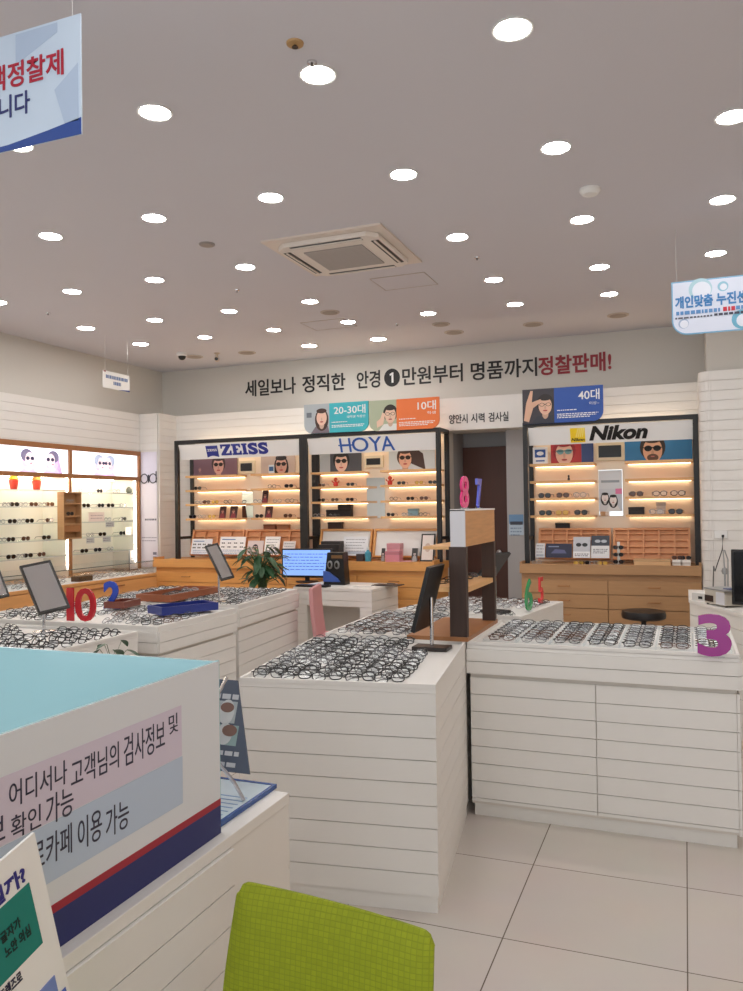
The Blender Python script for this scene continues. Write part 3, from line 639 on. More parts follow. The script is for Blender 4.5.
# ------------------------------------------------------------------ small posters over the top shelves
SK = (226, 176, 150); HR = (44, 34, 32)
def portrait(q, w_, h, cx, cz, s, hair=HR, skin=SK, glasses=(20, 18, 18), shirt=(60, 60, 70), y=0, long=False, lw=.34):
    """flat printed head and shoulders"""
    s = s*1.6 if s > .08 and s < .112 else s
    L = lambda k: (-.0006*k+y, -.0006*(k-1)+y)
    q.use(C(*shirt)).prism([(max(0, cx-s*1.1), 0), (min(w_, cx+s*1.1), 0), (min(w_, cx+s*.6), max(.002, min(h*.4, cz-s*.75))), (max(0, cx-s*.6), max(.002, min(h*.4, cz-s*.75)))], *L(1))
    def clip_ell(a, b_, rx, rz, k, c, rot=0):
        pts = [(min(w_, max(0, a+rx*math.cos(t_)*math.cos(rot)-rz*math.sin(t_)*math.sin(rot))), min(h, max(0, b_+rx*math.cos(t_)*math.sin(rot)+rz*math.sin(t_)*math.cos(rot)))) for t_ in [2*PI*i/22 for i in range(22)]]
        q.use(C(*c)).prism(pts, *L(k))
    clip_ell(cx, cz+s*.18 - (s*.35 if long else 0), s*.66, s*(1.0 if long else .74), 2, hair)
    clip_ell(cx, cz-s*.6, s*.24, s*.4, 3, tuple(int(v*.88) for v in skin)); clip_ell(cx, cz, s*.5, s*.68, 4, skin)
    clip_ell(cx, cz+s*.62, s*.5, s*.22, 5, hair)
    clip_ell(cx, cz-s*.36, s*.17, s*.06, 5, (176, 80, 80)); clip_ell(cx, cz-s*.12, s*.07, s*.15, 5, tuple(int(v*.9) for v in skin))
    if glasses:
        for d in (-1, 1): clip_ell(cx+d*s*.23, cz+s*.12, s*.2, s*.16, 6, glasses)
        q.use(C(*glasses)).box(max(0, cx-s*.5), min(w_, cx+s*.5), *L(6), cz+s*.14, cz+s*.19)
def poster(label, x0, x1, z0, z1, Y, bgc, draw, name='poster', cat='poster', lean=0, th=.006):
    t = thing(name, label, cat, (x0, Y, z0)); t.rotation_euler = (-lean, 0, 0); w_, h = x1-x0, z1-z0
    MB().box(0, w_, 0, th, 0, h).build('sheet', C(*bgc), t)
    q = MB(); draw(q, w_, h)
    if q.v: q.build('print', None, t)
    return t
def pp(label, pxs, pys, zlow, bgc, draw, Y=7.745, **k):
    x0, x1 = xof(pxs[0], 465, Y), xof(pxs[1], 465, Y)-.012; poster(label, x0, x1, zlow, zof(pxs[0], pys, Y), Y, bgc, draw, **k)
pp('purple poster of a person in round dark sunglasses on the left display', (193.5, 238), 455, zZ[0]+.001, (120, 92, 108), lambda q, w_, h: (portrait(q, w_, h, w_*.58, h*.45, .085, (60, 44, 50), (216, 170, 160)), portrait(q, w_, h, w_*.15, h*.3, .03, (140, 110, 120), (180, 140, 140), None, (130, 100, 112))))
pp('grey poster of a person in a dark hat on the left display', (261, 296), 454, zZ[0]+.001, (188, 172, 164), lambda q, w_, h: portrait(q, w_, h, w_*.6, h*.4, .085, (36, 32, 36), (206, 164, 150), (30, 26, 28), (50, 44, 50), long=True))
pp('dark poster of a person resting chin on hand in sunglasses, middle display', (320, 362.5), 453, zH[0]+.001, (70, 74, 84), lambda q, w_, h: (q.use(C(170, 178, 186)).box(0, w_*.25, -.0006, 0, 0, h), portrait(q, w_, h, w_*.52, h*.48, .09, (30, 32, 38), (222, 186, 172), (30, 26, 26), (50, 54, 62))))
pp('poster of a person with windblown brown hair in sunglasses, middle display', (389, 436), 449.5, zH[0]+.001, (196, 208, 216), lambda q, w_, h: (q.use(C(64, 46, 42)).prism([(w_*.25, h), (w_*.5, h*.3), (w_*.8, 0), (w_*.75, h*.75), (w_*.6, h)], -.0005, 0), portrait(q, w_, h, w_*.36, h*.52, .085, (64, 46, 42), (222, 176, 152), (40, 26, 22), (150, 150, 160))))
pp('poster of a red-hooded person in wide goggles on the right display', (551, 595), 444, zN[0]+.001, (52, 74, 130), lambda q, w_, h: (q.use(C(178, 52, 58)).box(0, w_*.72, -.0005, 0, 0, h), portrait(q, w_, h, w_*.32, h*.5, .10, (150, 40, 50), (230, 190, 172), (120, 170, 180), (170, 50, 60))))
pp('blue poster of a bearded person in black sunglasses on the right display', (625, 694), 441, zN[0]+.001, (46, 122, 178), lambda q, w_, h: (portrait(q, w_, h, w_*.42, h*.5, .105, (50, 40, 36), (216, 170, 142), (16, 16, 18), (70, 76, 90)), q.use(C(96, 70, 56)).ell(w_*.42, h*.17, .05, .034, -.0032, -.0026).use(C(186, 110, 100)).ell(w_*.42, h*.22, .018, .006, -.004, -.0034)))
def blue_oval(q, w_, h): q.use(C(40, 84, 160)).box(w_*.14, w_*.86, -.001, 0, h*.4, h*.86).use(C(238, 240, 244)).ell(w_*.5, h*.63, w_*.24, h*.12, -.002, -.001).use(C(60, 96, 166)).box(w_*.2, w_*.8, -.001, 0, h*.16, h*.24)
pp('small white card with a blue oval logo beside the goggles poster', (533, 549), 447.5, zN[0]+.001, (236, 238, 240), blue_oval, Y=7.66, name='logo_card', cat='card')
pp('small blue and white card standing before the dark hat poster', (268.5, 275), 465, zZ[0]+.001, (200, 214, 226), lambda q, w_, h: q.use(C(52, 92, 140)).box(w_*.1, w_*.9, -.001, 0, h*.3, h*.8), Y=7.66, name='logo_card', cat='card')
def two_people(q, w_, h):
    q.use(C(214, 220, 226)).box(0, w_, -.0006, 0, h*.55, h); q.use(C(150, 160, 168)).box(w_*.1, w_*.9, -.001, 0, h*.70, h*.76)
    portrait(q, w_, h*.62, w_*.26, h*.33, .06, (28, 26, 28), (234, 224, 220), None, (214, 214, 216), y=-.001, long=True); portrait(q, w_, h*.6, w_*.62, h*.27, .062, (26, 24, 26), (236, 226, 222), None, (228, 228, 228), y=-.005, long=True)
    q.use(C(226, 130, 176)).box(w_*.72, w_, -.0012, 0, h*.42, h*.55)
x0, x1 = xof(599, 500, 7.73), xof(622, 500, 7.73)
poster('poster of two dark-haired people in white hanging over the right display mirror', x0, x1, zof(600, 511.5, 7.73), zof(600, 470.5, 7.73), 7.742, (206, 212, 220), two_people)
x0 = xof(599, 500, 7.7)
# hanging age signs standing on the frames
def bars(q, x0, x1, z, n, y=-.0025, c=(240, 240, 240), hgt=.008, gap=.016, frac=(1, .95, .8, .9)):
    q.use(C(*c))
    for i in range(n):
        x = x0; xe = x0+(x1-x0)*frac[i % len(frac)]; rnd = random.Random(i+int(z*1000))
        while x < xe: s_ = rnd.uniform(.008, .03); q.box(x, min(xe, x+s_), y, y+.0012, z-i*gap-hgt, z-i*gap); x += s_+.006
def age_sign(label, pxs, ytop, ybot, colr, num, sub, face, split, rleft):
    Y = FYF-.012; x0, x1 = xof(pxs[0], ytop, Y), xof(pxs[1], ytop, Y); z0 = 2.2; z1 = zof((pxs[0]+pxs[1])/2, ytop, Y); z0 = zof((pxs[0]+pxs[1])/2, ybot, Y)
    t = thing('age_sign', label, 'sign', (x0, Y-.012, z0), 0, None); w_, h = x1-x0, z1-z0; r_ = .09
    cor = lambda cx, cz, a0: [(cx+r_*math.cos(a0+PI/2*i/8), cz+r_*math.sin(a0+PI/2*i/8)) for i in range(9)]
    out = [(0, h)]+(cor(r_, r_, PI) if rleft else [(0, 0)])+cor(w_-r_, r_, -PI/2)+[(w_, h)]
    MB().prism(out, 0, .022).build('panel', C(*colr), t)
    q = MB(); s = w_*split
    left = ([(0, h)]+cor(r_, r_, PI)+[(s, 0), (s, h)]) if rleft else [(0, h), (0, 0), (s, 0), (s, h)]
    face(q, s, h, left); q.build('print', None, t)
    q = MB().use(M_signw); tw = (w_-s)
    put_text(q, num, s+tw*(.12 if len(num) > 3 else .5), w_-tw*.07, h*.60, h*.90, -.0015, .0014, .01); put_text(q, sub, s+tw*(.46 if len(num) > 3 else .72), w_-tw*.08, h*.46, h*.55, -.0015, .0014, 0)
    q.build('lettering', None, t); q = MB()
    bars(q, s+tw*.06, w_-tw*.14, h*.36, 1, -.0015, frac=(.5,)); q.build('heading', None, t); q = MB(); bars(q, s+tw*.06, w_-tw*.10, h*.25, 2 if len(num) > 3 else 3, -.0015)
    q.build('fine_print', None, t)
def f_teal(q, s, h, left): q.use(C(176, 184, 190)).prism(left, -.0008, 0); portrait(q, s, h, s*.70, h*.52, .115, (70, 46, 38), (236, 196, 176), None, (120, 110, 120), y=-.001, long=True); q.use(C(110, 118, 128)).box(s*.1, s*.3, -.0016, -.0008, h*.55, h*.72)
def f_or(q, s, h, left): q.use(C(176, 186, 160)).prism(left, -.0008, 0); portrait(q, s, h, s*.78, h*.5, .115, (46, 40, 36), (236, 200, 176), None, (230, 230, 226), y=-.001); gl(q, s*.78, h*.5, .115); q.use(C(236, 200, 176)).prism([(s*.3, h*.1), (s*.52, h*.2), (s*.6, h*.55), (s*.5, h*.6), (s*.42, h*.4), (s*.28, h*.3)], -.006, -.005)
def f_bl(q, s, h, left): q.use(C(62, 58, 66)).prism(left, -.0008, 0); portrait(q, s, h, s*.72, h*.5, .12, (46, 40, 40), (226, 184, 160), None, (50, 52, 64), y=-.001); gl(q, s*.72, h*.5, .12); q.use(C(222, 178, 152)).prism([(s*.04, h*.1), (s*.2, h*.05), (s*.34, h*.45), (s*.6, h*.62), (s*.58, h*.7), (s*.3, h*.62), (s*.34, h*.95), (s*.26, h*.95), (s*.12, h*.6)], -.006, -.005)
def gl(q, cx, cz, s_):
    q.use(C(20, 20, 22))
    for d in (-1, 1):
        pts = [(cx+d*s_*.24+s_*.2*math.cos(a), cz+s_*.1+s_*.14*math.sin(a)) for a in [2*PI*i/14 for i in range(14)]]
        for i in range(14):
            a, b_ = pts[i], pts[(i+1) % 14]; ci = (cx+d*s_*.24, cz+s_*.1); k_ = .8
            q.prism([a, b_, (ci[0]+(b_[0]-ci[0])*k_, ci[1]+(b_[1]-ci[1])*k_), (ci[0]+(a[0]-ci[0])*k_, ci[1]+(a[1]-ci[1])*k_)], -.0062, -.0055)
    q.box(cx-s_*.06, cx+s_*.06, -.0062, -.0055, cz+s_*.1, cz+s_*.14)
age_sign('teal age sign with a laughing long-haired person, above the middle display', (304.5, 368.6), 403, 432.5, (62, 184, 198), '20-30대', '대학생 직장인', f_teal, .40, True)
age_sign('orange age sign with a person touching glasses, above the middle display', (369.2, 439.3), 399, 429.8, (236, 122, 62), '10대', '학생', f_or, .40, True)
age_sign('blue age sign with a surprised person in glasses, above the right display', (522.5, 603), 387.5, 422.5, (44, 84, 168), '40대', '이상~', f_bl, .40, False)

# ------------------------------------------------------------------ lettering on the walls
t = thing('wall_lettering', 'large black and dark red lettering with a number disc on upper back wall', 'lettering', (0, UY, 0))
def wl(px0, px1, yb0, yt0): return xof(px0, yb0, UY), xof(px1, yb0, UY), zof((px0+px1)/2, yb0, UY), zof((px0+px1)/2, yt0, UY)
ZL0, ZL1 = 2.795, 2.985
K = mat('letter_black', (30, 28, 30), .5); RD = mat('letter_red', (150, 34, 46), .5)
for body, pa, pb, m_, bo in (('세일보나', 245.2, 295.8, K, .016), ('정직한', 302.3, 345.5, K, .016), ('안경', 357, 380.3, K, .016), ('만원부터', 402.5, 463, K, .016), ('명품까지', 471, 537.5, K, .016), ('정찰판매!', 538.5, 611.8, RD, .026)):
    xa, xb = xof(pa, 385, UY), xof(pb, 385, UY); put_text(MB(), body, xa, xb, ZL0, ZL1, -.006, .0055, bo).build('lettering', m_, t)
xa, xb = xof(384.3, 380, UY), xof(400, 380, UY); cx, cz, rr = (xa+xb)/2, (ZL0+ZL1)/2, (xb-xa)/2
q = MB().use(K).ell(cx, cz, rr, rr*1.08, -.006, -.0005, 32); q.use(M_signw).prism([(cx-rr*.05, cz-rr*.62), (cx+rr*.2, cz-rr*.62), (cx+rr*.2, cz+rr*.62), (cx+rr*.02, cz+rr*.62), (cx-rr*.3, cz+rr*.42), (cx-rr*.24, cz+rr*.22), (cx-rr*.05, cz+rr*.34)], -.0075, -.006); q.build('number_disc', None, t)
t = thing('door_lettering', 'small black lettering on the boards above the dark doorway', 'lettering', (0, BY-.012, 0))
Yl = BY-.012
for body, pa, pb in (('양안시', 449, 467.5), ('시력', 471, 484.5), ('검사실', 488.5, 508.5)):
    put_text(MB(), body, xof(pa, 415, Yl), xof(pb, 415, Yl), zof(480, 423, Yl)+.006, zof(480, 413.5, Yl)+.004, -.005, .0045, .012).build('lettering', K, t)
# vertical banner on the corner pilaster
Yb = 7.474; x0, x1, z0, z1 = xof(141, 500, Yb), xof(157.2, 500, Yb), zof(150, 567, Yb), zof(150, 452, Yb)
t = thing('hanging_banner', 'narrow pale lilac banner with round letter logo on the corner pilaster', 'banner', (x0, Yb-.003, z0)); w_, h = x1-x0, z1-z0
MB().box(0, w_, 0, .003, 0, h).build('sheet', C(222, 218, 232), t)
q = MB().use(C(40, 40, 56)); zc = zof(150, 478.5, Yb)-z0; r_ = .047
for cx in (r_+.004, w_-r_-.004): q.tube([(cx+r_*math.cos(2*PI*i/24), -.002, zc+r_*1.1*math.sin(2*PI*i/24)) for i in range(24)], .006, 5, True)
q.box(w_/2-.008, w_/2+.008, -.004, 0, zc-r_, zc+r_*.9); q.box(w_-.014, w_-.002, -.004, 0, zc-r_, zc+r_*1.7)
bars(q, w_*.25, w_*.95, h*.42, 1, -.001, (90, 90, 110), .02); bars(q, w_*.05, w_*.95, h*.26, 2, -.001, (150, 146, 170), .012, .035)
for i in range(3): q.use(C(110, 108, 130)).box(w_*.72, w_*.94, -.001, 0, h*.03+i*.05, h*.03+i*.05+.03)
q.build('lettering', None, t)
# poster in the passage
Yq = UY-.05; x0, x1, z0, z1 = xof(509, 520, Yq), xof(523.5, 520, Yq), zof(515, 535, Yq), zof(515, 514.5, Yq)
poster('small pale blue notice on the grey wall beside the dark doorway', x0, x1, z0, z1, Yq-.004, (186, 204, 220), lambda q, w_, h: (q.use(C(110, 150, 190)).box(0, w_, -.0008, 0, h*.55, h), q.use(C(60, 64, 80)).box(w_*.08, w_*.95, -.0016, 0, h*.5, h*.66), bars(q, w_*.1, w_*.9, h*.36, 3, -.0012, (130, 150, 176), .012, .034)), name='notice', cat='notice', th=.004)

# ================================================================== things on the back shelves
SUN = [('black', G_black), ('brown', G_tort), ('gold-rimmed', G_gold), ('clear-framed', G_clear)]
L_y = mat('amber_lens', (214, 178, 84), .15); L_b = mat('brown_lens', (88, 58, 42), .12)
sun_m = {}
for k, fc, ln in (('black', G_black, M_sunlens), ('brown', G_tort, L_b), ('amber', G_gold, L_y), ('clear', G_clear, M_lens), ('navy', G_navy, M_sunlens), ('blackclear', G_black, M_lens)):
    sun_m[k] = frame_mesh('sunglasses', fc, ln, .0032, .029, .0235, .85, fold=False).mesh('sunglasses')
SAID = {'black': 'black sunglasses', 'brown': 'brown tinted sunglasses', 'amber': 'amber sunglasses', 'clear': 'clear-framed eyeglasses', 'navy': 'navy sunglasses', 'blackclear': 'black-rimmed eyeglasses'}
def sun(kind, x, y, z, label, group, rz=0, k_=.68):
    o = bpy.data.objects.new('sunglasses' if kind in ('black', 'brown', 'amber', 'navy') else 'display_eyeglasses', sun_m[kind]); COL.objects.link(o)
    M = Matrix.Translation((x, y, z)) @ Matrix.Rotation(rz, 4, 'Z') @ Matrix.Scale(k_, 4); lo = k_*min(v.co.z for v in sun_m[kind].vertices); M.translation.z = z-lo+.0008
    o.matrix_world = M; tag(o, label, 'sunglasses' if o.name.startswith('sun') else 'eyeglasses', group)
BAY = ('left', 'right')
def shelf_row(items, zz, scale, xo, where, shelf, bay, Y=7.60):
    for n, (px, k) in enumerate(items):
        x = xof(px/scale+xo, 490, Y); sun(k, x, Y, zz, '%s %s on %s shelf, %s bay of %s' % (ORD[n+1], SAID[k], shelf, bay, where), 'eyewear on the back wall displays', random.uniform(-.1, .1), .92 if where == WN else .76 if where == WZ else .66)
WZ, WH, WN = 'the left display', 'the middle display', 'the right display'
shelf_row([(187, 'black')], zZ[1], 4.953, 160, WZ, 'second', 'left'); shelf_row([(192, 'clear'), (230, 'brown'), (272, 'amber'), (335, 'blackclear')], zZ[2], 4.953, 160, WZ, 'third', 'left')
shelf_row([(160, 'navy'), (205, 'clear'), (255, 'amber')], zZ[3], 4.953, 160, WZ, 'fourth', 'left')
shelf_row([(555, 'blackclear'), (638, 'black')], zZ[1], 4.953, 160, WZ, 'second', 'right'); shelf_row([(482, 'clear'), (580, 'clear'), (642, 'blackclear')], zZ[2], 4.953, 160, WZ, 'third', 'right'); shelf_row([(490, 'black'), (632, 'brown')], zZ[3], 4.953, 160, WZ, 'fourth', 'right')
shelf_row([(128, 'brown'), (265, 'black')], zH[1], 4.794, 295, WH, 'second', 'left'); shelf_row([(125, 'black'), (190, 'brown'), (262, 'black')], zH[2], 4.794, 295, WH, 'third', 'left'); shelf_row([(105, 'clear'), (180, 'blackclear')], zH[3], 4.794, 295, WH, 'fourth', 'left', 7.57)
shelf_row([(510, 'black'), (595, 'amber'), (660, 'black')], zH[1], 4.794, 295, WH, 'second', 'right'); shelf_row([(472, 'blackclear'), (552, 'black'), (617, 'brown')], zH[2], 4.794, 295, WH, 'third', 'right'); shelf_row([(457, 'black'), (530, 'clear'), (612, 'blackclear')], zH[3], 4.794, 295, WH, 'fourth', 'right', 7.57)
shelf_row([(110, 'black'), (168, 'brown'), (222, 'clear')], zN[2], 3.188, 510, WN, 'third', 'left'); shelf_row([(112, 'black'), (165, 'amber'), (225, 'black')], zN[3], 3.188, 510, WN, 'fourth', 'left')
shelf_row([(402, 'brown'), (478, 'blackclear'), (535, 'blackclear')], zN[2], 3.188, 510, WN, 'third', 'right'); shelf_row([(465, 'clear'), (527, 'black')], zN[3], 3.188, 510, WN, 'fourth', 'right', 7.57)
def carton(label, x0, x1, y0, y1, z0, z1, rgb, name='box', cat='box', lid=True, rz=0):
    t = thing(name, label, cat, (x0, y0, z0), rz); w_, d_, h = x1-x0, y1-y0, z1-z0
    MB().box(0, w_, 0, d_, 0, h*.68 if lid else h).build('body', C(*rgb), t, bevel=.003)
    if lid: MB().box(-.002, w_+.002, -.002, d_+.002, h*.68, h).build('lid', C(*[max(0, int(v*.9)) for v in rgb]), t, bevel=.003)
    return t
def cpx(label, s, xo, yo, xa, xb, ya, zlow, rgb, y0=7.60, d=.07, **k):
    carton(label, xof(xa/s+xo, 500, y0), xof(xb/s+xo, 500, y0), y0, y0+d, zlow+.001, zof((xa+xb)/2/s+xo, ya/s+yo, y0), rgb, **k)
cpx('black flat eyewear case on the bottom left shelf of the middle display', 4.794, 295, 420, 148, 265, 430, zH[3], (26, 22, 22), 7.68, .03, name='eyewear_case', cat='case')
cpx('dark brown case standing behind the black one on the middle display', 4.794, 295, 420, 205, 270, 405, zH[3], (58, 40, 34), 7.715, .045, name='eyewear_case', cat='case')
cpx('small pale blue box between eyeglasses on the middle display', 4.794, 295, 420, 540, 588, 425, zH[3], (150, 196, 214), 7.69, .05)
cpx('black eyewear case at the start of the bottom right shelf, right display', 3.188, 510, 400, 377, 427, 341, zN[3], (30, 24, 24), 7.6, name='eyewear_case', cat='case')
cpx('small white box behind clear eyeglasses on the right display', 3.188, 510, 400, 466, 496, 326, zN[3], (226, 218, 208), 7.69, .04)
RKT = lambda z: z
# boxes lying on top of the racks
zr = zof(340, 529.6, 7.66)
cpx('dark brown eyewear case on the rack top of the middle display', 4.794, 295, 420, 155, 222, 490, zr+.004, (66, 46, 40), 7.70, .05, name='eyewear_case', cat='case')
zr2 = zof(570, 529, 7.66); cpx('black eyewear case on the wooden grid rack of the right display', 3.188, 510, 400, 143, 188, 392, zr2+.004, (26, 24, 26), 7.70, .05, name='eyewear_case', cat='case')
zr3 = zof(230, 530.2, 7.66); cpx('reddish brown box on the rack top of the left display', 4.953, 160, 420, 510, 568, 517, zr3+.004, (150, 92, 62), 7.70, .05); cpx('tan box beside the reddish one on the left display rack', 4.953, 160, 420, 576, 634, 517, zr3+.004, (178, 124, 84), 7.70, .05)
# picture cards on the left display
for lab, xa, xb, ya, zz, lean in (('tilted dark picture card on the bottom left shelf of the left display', 290, 322, 424, zZ[3], .3), ('second tilted picture card, right end of the bottom left shelf', 342, 378, 424, zZ[3], -.3), ('dark picture card on the third right shelf of the left display', 503, 532, 348, zZ[2], .15), ('dark picture card on the bottom right shelf of the left display', 517, 553, 426, zZ[3], -.4)):
    Y = 7.64; x0, x1 = xof(xa/4.953+160, 500, Y), xof(xb/4.953+160, 500, Y); z1 = zof((xa+xb)/2/4.953+160, ya/4.953+420, Y)
    poster(lab, x0, x1, zz+.001, z1, Y, (84, 60, 62), lambda q, w_, h: portrait(q, w_, h, w_*.5, h*.58, .032, (40, 30, 32), (214, 156, 140), (16, 14, 16), (150, 60, 70)), name='picture_card', cat='card', lean=.25, th=.004)
# red figurines
def figurine(x, z, label):
    t = thing('toy_figurine', label, 'figurine', (x, 7.60, z)); rr = C(206, 52, 40)
    MB().lathe([(.022, 0), (.026, .02), (.018, .045), (.01, .05)], seg=14).build('body', rr, t, True); MB().lathe([(.004, .048), (.02, .058), (.022, .072), (.012, .088), (0, .092)], seg=14).build('head', C(226, 92, 60), t, True)
    for d in (-1, 1): MB().tube([(d*.02, 0, .035), (d*.038, -.004, .05), (d*.04, -.004, .06)], .006, 6).build('arm', rr, t)
figurine(xof(195/4.794+295, 482, 7.6), zH[1]+.001, 'small red toy figurine on the left bay, middle display')
figurine(xof(455/4.794+295, 480, 7.6), zH[1]+.001, 'small orange-red toy figurine on the right bay, middle display')
x = xof(187/3.188+510, 477, 7.6); t = thing('toy_figurine', 'tiny dark figurine on the second shelf of the right display', 'figurine', (x, 7.6, zN[1]+.001)); MB().lathe([(.012, 0), (.01, .02), (.005, .03), (.01, .038), (.006, .05)], seg=12).build('body', C(60, 58, 56), t, True)

# leaflets leaning in the racks
def leaflet(label, s, xo, yo, xa, xb, ya, yb, rgb, draw, Y=7.548, name='leaflet', cat='leaflet', base=None):
    x0, x1 = xof(xa/s+xo, 545, Y), xof(xb/s+xo, 545, Y); z0 = (WT+.05) if base is None else base; z1 = max(z0+.05, zof((xa+xb)/2/s+xo, ya/s+yo, Y+.04))
    return poster(label, x0, x1, z0, z1, Y, rgb, draw, name=name, cat=cat, lean=.28, th=.003)
def pr_specs(q, w_, h):
    for j in range(2):
        for i in range(4):
            x = w_*(.14+.24*i); z = h*(.42+.22*j)
            q.use(C(50, 52, 60)).ell(x-.011, z, .010, .008, -.001, 0, 10).ell(x+.011, z, .010, .008, -.001, 0, 10)
    bars(q, w_*.1, w_*.9, h*.26, 3, -.001, (150, 170, 200), .008, .02); q.use(C(70, 110, 170)).box(w_*.08, w_*.6, -.001, 0, h*.82, h*.87)
def pr_text(q, w_, h): bars(q, w_*.1, w_*.9, h*.85, 5, -.001, (150, 150, 160), .007, .03); q.use(C(190, 200, 214)).box(w_*.1, w_*.9, -.001, 0, h*.08, h*.22)
def pr_photo(q, w_, h): portrait(q, w_, h*.8, w_*.5, h*.45, .05, (60, 50, 56), (226, 190, 180), (30, 28, 30), (150, 150, 160))
Sz = (4.953, 160, 420); Sh = (4.794, 295, 420); Sn = (3.188, 510, 400)
leaflet('white leaflet with small eyeglasses pictures, first in the left display rack', *Sz, 150, 250, 586, 680, (226, 230, 238), pr_specs)
leaflet('wide white leaflet with rows of eyeglasses pictures behind the sideways mirror', *Sz, 288, 415, 575, 680, (240, 240, 242), pr_specs)
leaflet('pinkish leaflet with a face, right half of left display rack', *Sz, 428, 506, 595, 680, (220, 206, 206), pr_photo)
leaflet('tall white text leaflet tilted in the left display rack above the plant', *Sz, 512, 586, 574, 680, (246, 246, 246), pr_text)
leaflet('pale leaflet at the right end of the left display rack', *Sz, 604, 664, 598, 680, (226, 224, 226), pr_text)
leaflet('white printed leaflet with light blue chart in the middle display', *Sh, 226, 345, 555, 655, (240, 242, 246), pr_text, 7.55)
leaflet('small black and white photo card right of the pink box', *Sh, 556, 584, 612, 655, (70, 66, 66), lambda q, w_, h: portrait(q, w_, h, w_*.5, h*.55, .026, (20, 20, 20), (200, 190, 186), None, (180, 180, 180)), 7.52, base=WT+.001, name='photo_card', cat='card')
leaflet('small black and white photo card left of the pink box', *Sh, 410, 427, 612, 655, (60, 58, 60), lambda q, w_, h: portrait(q, w_, h, w_*.5, h*.55, .02, (20, 20, 20), (200, 190, 186), None, (160, 160, 160)), 7.52, base=WT+.001, name='photo_card', cat='card')
t = leaflet('black picture frame holding a pale print at the end of the middle display', *Sh, 597, 664, 541, 655, (22, 20, 20), lambda q, w_, h: (q.use(C(238, 228, 222)).box(.014, w_-.014, -.001, 0, .014, h-.014), q.use(C(214, 190, 180)).ell(w_*.5, h*.5, w_*.2, h*.16, -.002, -.001)), 7.53, base=WT+.001, name='framed_print', cat='picture frame')
cpx('pink gift box on the worktop of the middle display', *Sh, 437, 500, 592, WT, (226, 160, 170), 7.46, .1)
cpx('low pink box in front of the tall pink box', *Sh, 428, 496, 630, WT, (214, 142, 156), 7.36, .08)
cpx('stack-topping dark grey box behind the computer screen', *Sh, 122, 212, 582, WT, (46, 42, 44), 7.46, .1); cpx('small black box in front of the dark grey box', *Sh, 110, 206, 598, WT, (36, 34, 36), 7.35, .08)
x = xof(350/4.794+295, 555, 7.45); t = thing('bottle', 'small cyan spray bottle on the middle display worktop', 'bottle', (x, 7.45, WT+.001)); MB().lathe([(.03, 0), (.032, .01), (.032, .09), (.014, .105), (.014, .115)], seg=16).build('body', C(70, 160, 190), t, True); MB().lathe([(.016, .115), (.016, .14), (.01, .145)], seg=12).build('cap', C(226, 236, 240), t)
x = xof(320/4.794+295, 556, 7.45); carton('small dark display block beside the cyan bottle', x-.05, x+.03, 7.42, 7.46, WT+.001, WT+.075, (60, 58, 64), lid=False)
x = xof(508/4.794+295, 561, 7.3); poster('pink paper sheet lying on the middle display worktop', x-.09, x+.09, WT+.012, WT+.16, 7.30, (226, 160, 162), lambda q, w_, h: None, name='paper_sheet', cat='paper', lean=PI/2-.02, th=.001)
# right display worktop
leaflet('small white leaflet with grey print, left end of the right display', *Sn, 80, 110, 455, 510, (226, 228, 232), pr_text)
leaflet('dark blue landscape leaflet showing a vehicle-like shape, right display', *Sn, 113, 196, 456, 512, (40, 44, 70), lambda q, w_, h: (q.use(C(96, 100, 140)).prism([(w_*.2, h*.3), (w_*.8, h*.3), (w_*.72, h*.55), (w_*.35, h*.6)], -.001, 0), q.use(C(150, 160, 190)).box(w_*.1, w_*.5, -.001, 0, h*.75, h*.82)))
leaflet('grey leaflet with one big pair of glasses, right display', *Sn, 200, 255, 434, 510, (196, 200, 208), lambda q, w_, h: (q.use(C(40, 44, 50)).ell(w_*.32, h*.62, w_*.16, h*.09, -.001, 0).ell(w_*.68, h*.62, w_*.16, h*.09, -.001, 0), q.use(C(236, 238, 240)).box(0, w_, -.001, 0, 0, h*.3), bars(q, w_*.1, w_*.9, h*.2, 2, -.002, (120, 120, 130))))
leaflet('leaflet with a dark photograph of glasses above white text, right display', *Sn, 258, 316, 430, 510, (232, 234, 236), lambda q, w_, h: (q.use(C(60, 66, 78)).box(0, w_, -.001, 0, h*.55, h), q.use(C(190, 196, 206)).ell(w_*.35, h*.75, w_*.16, h*.07, -.002, -.001).ell(w_*.7, h*.75, w_*.16, h*.07, -.002, -.001), bars(q, w_*.1, w_*.9, h*.4, 3, -.002, (140, 140, 150))))
for n, (px, k) in enumerate([(88, 'clear'), (220, 'amber'), (240, 'black'), (270, 'clear'), (296, 'amber')]): sun(k, xof(px/3.188+510, 562, 7.40), 7.36, WT, '%s %s from left lying on the oak worktop before the leaflets' % (ORD[n+1], SAID[k]), 'eyewear on the oak worktop')
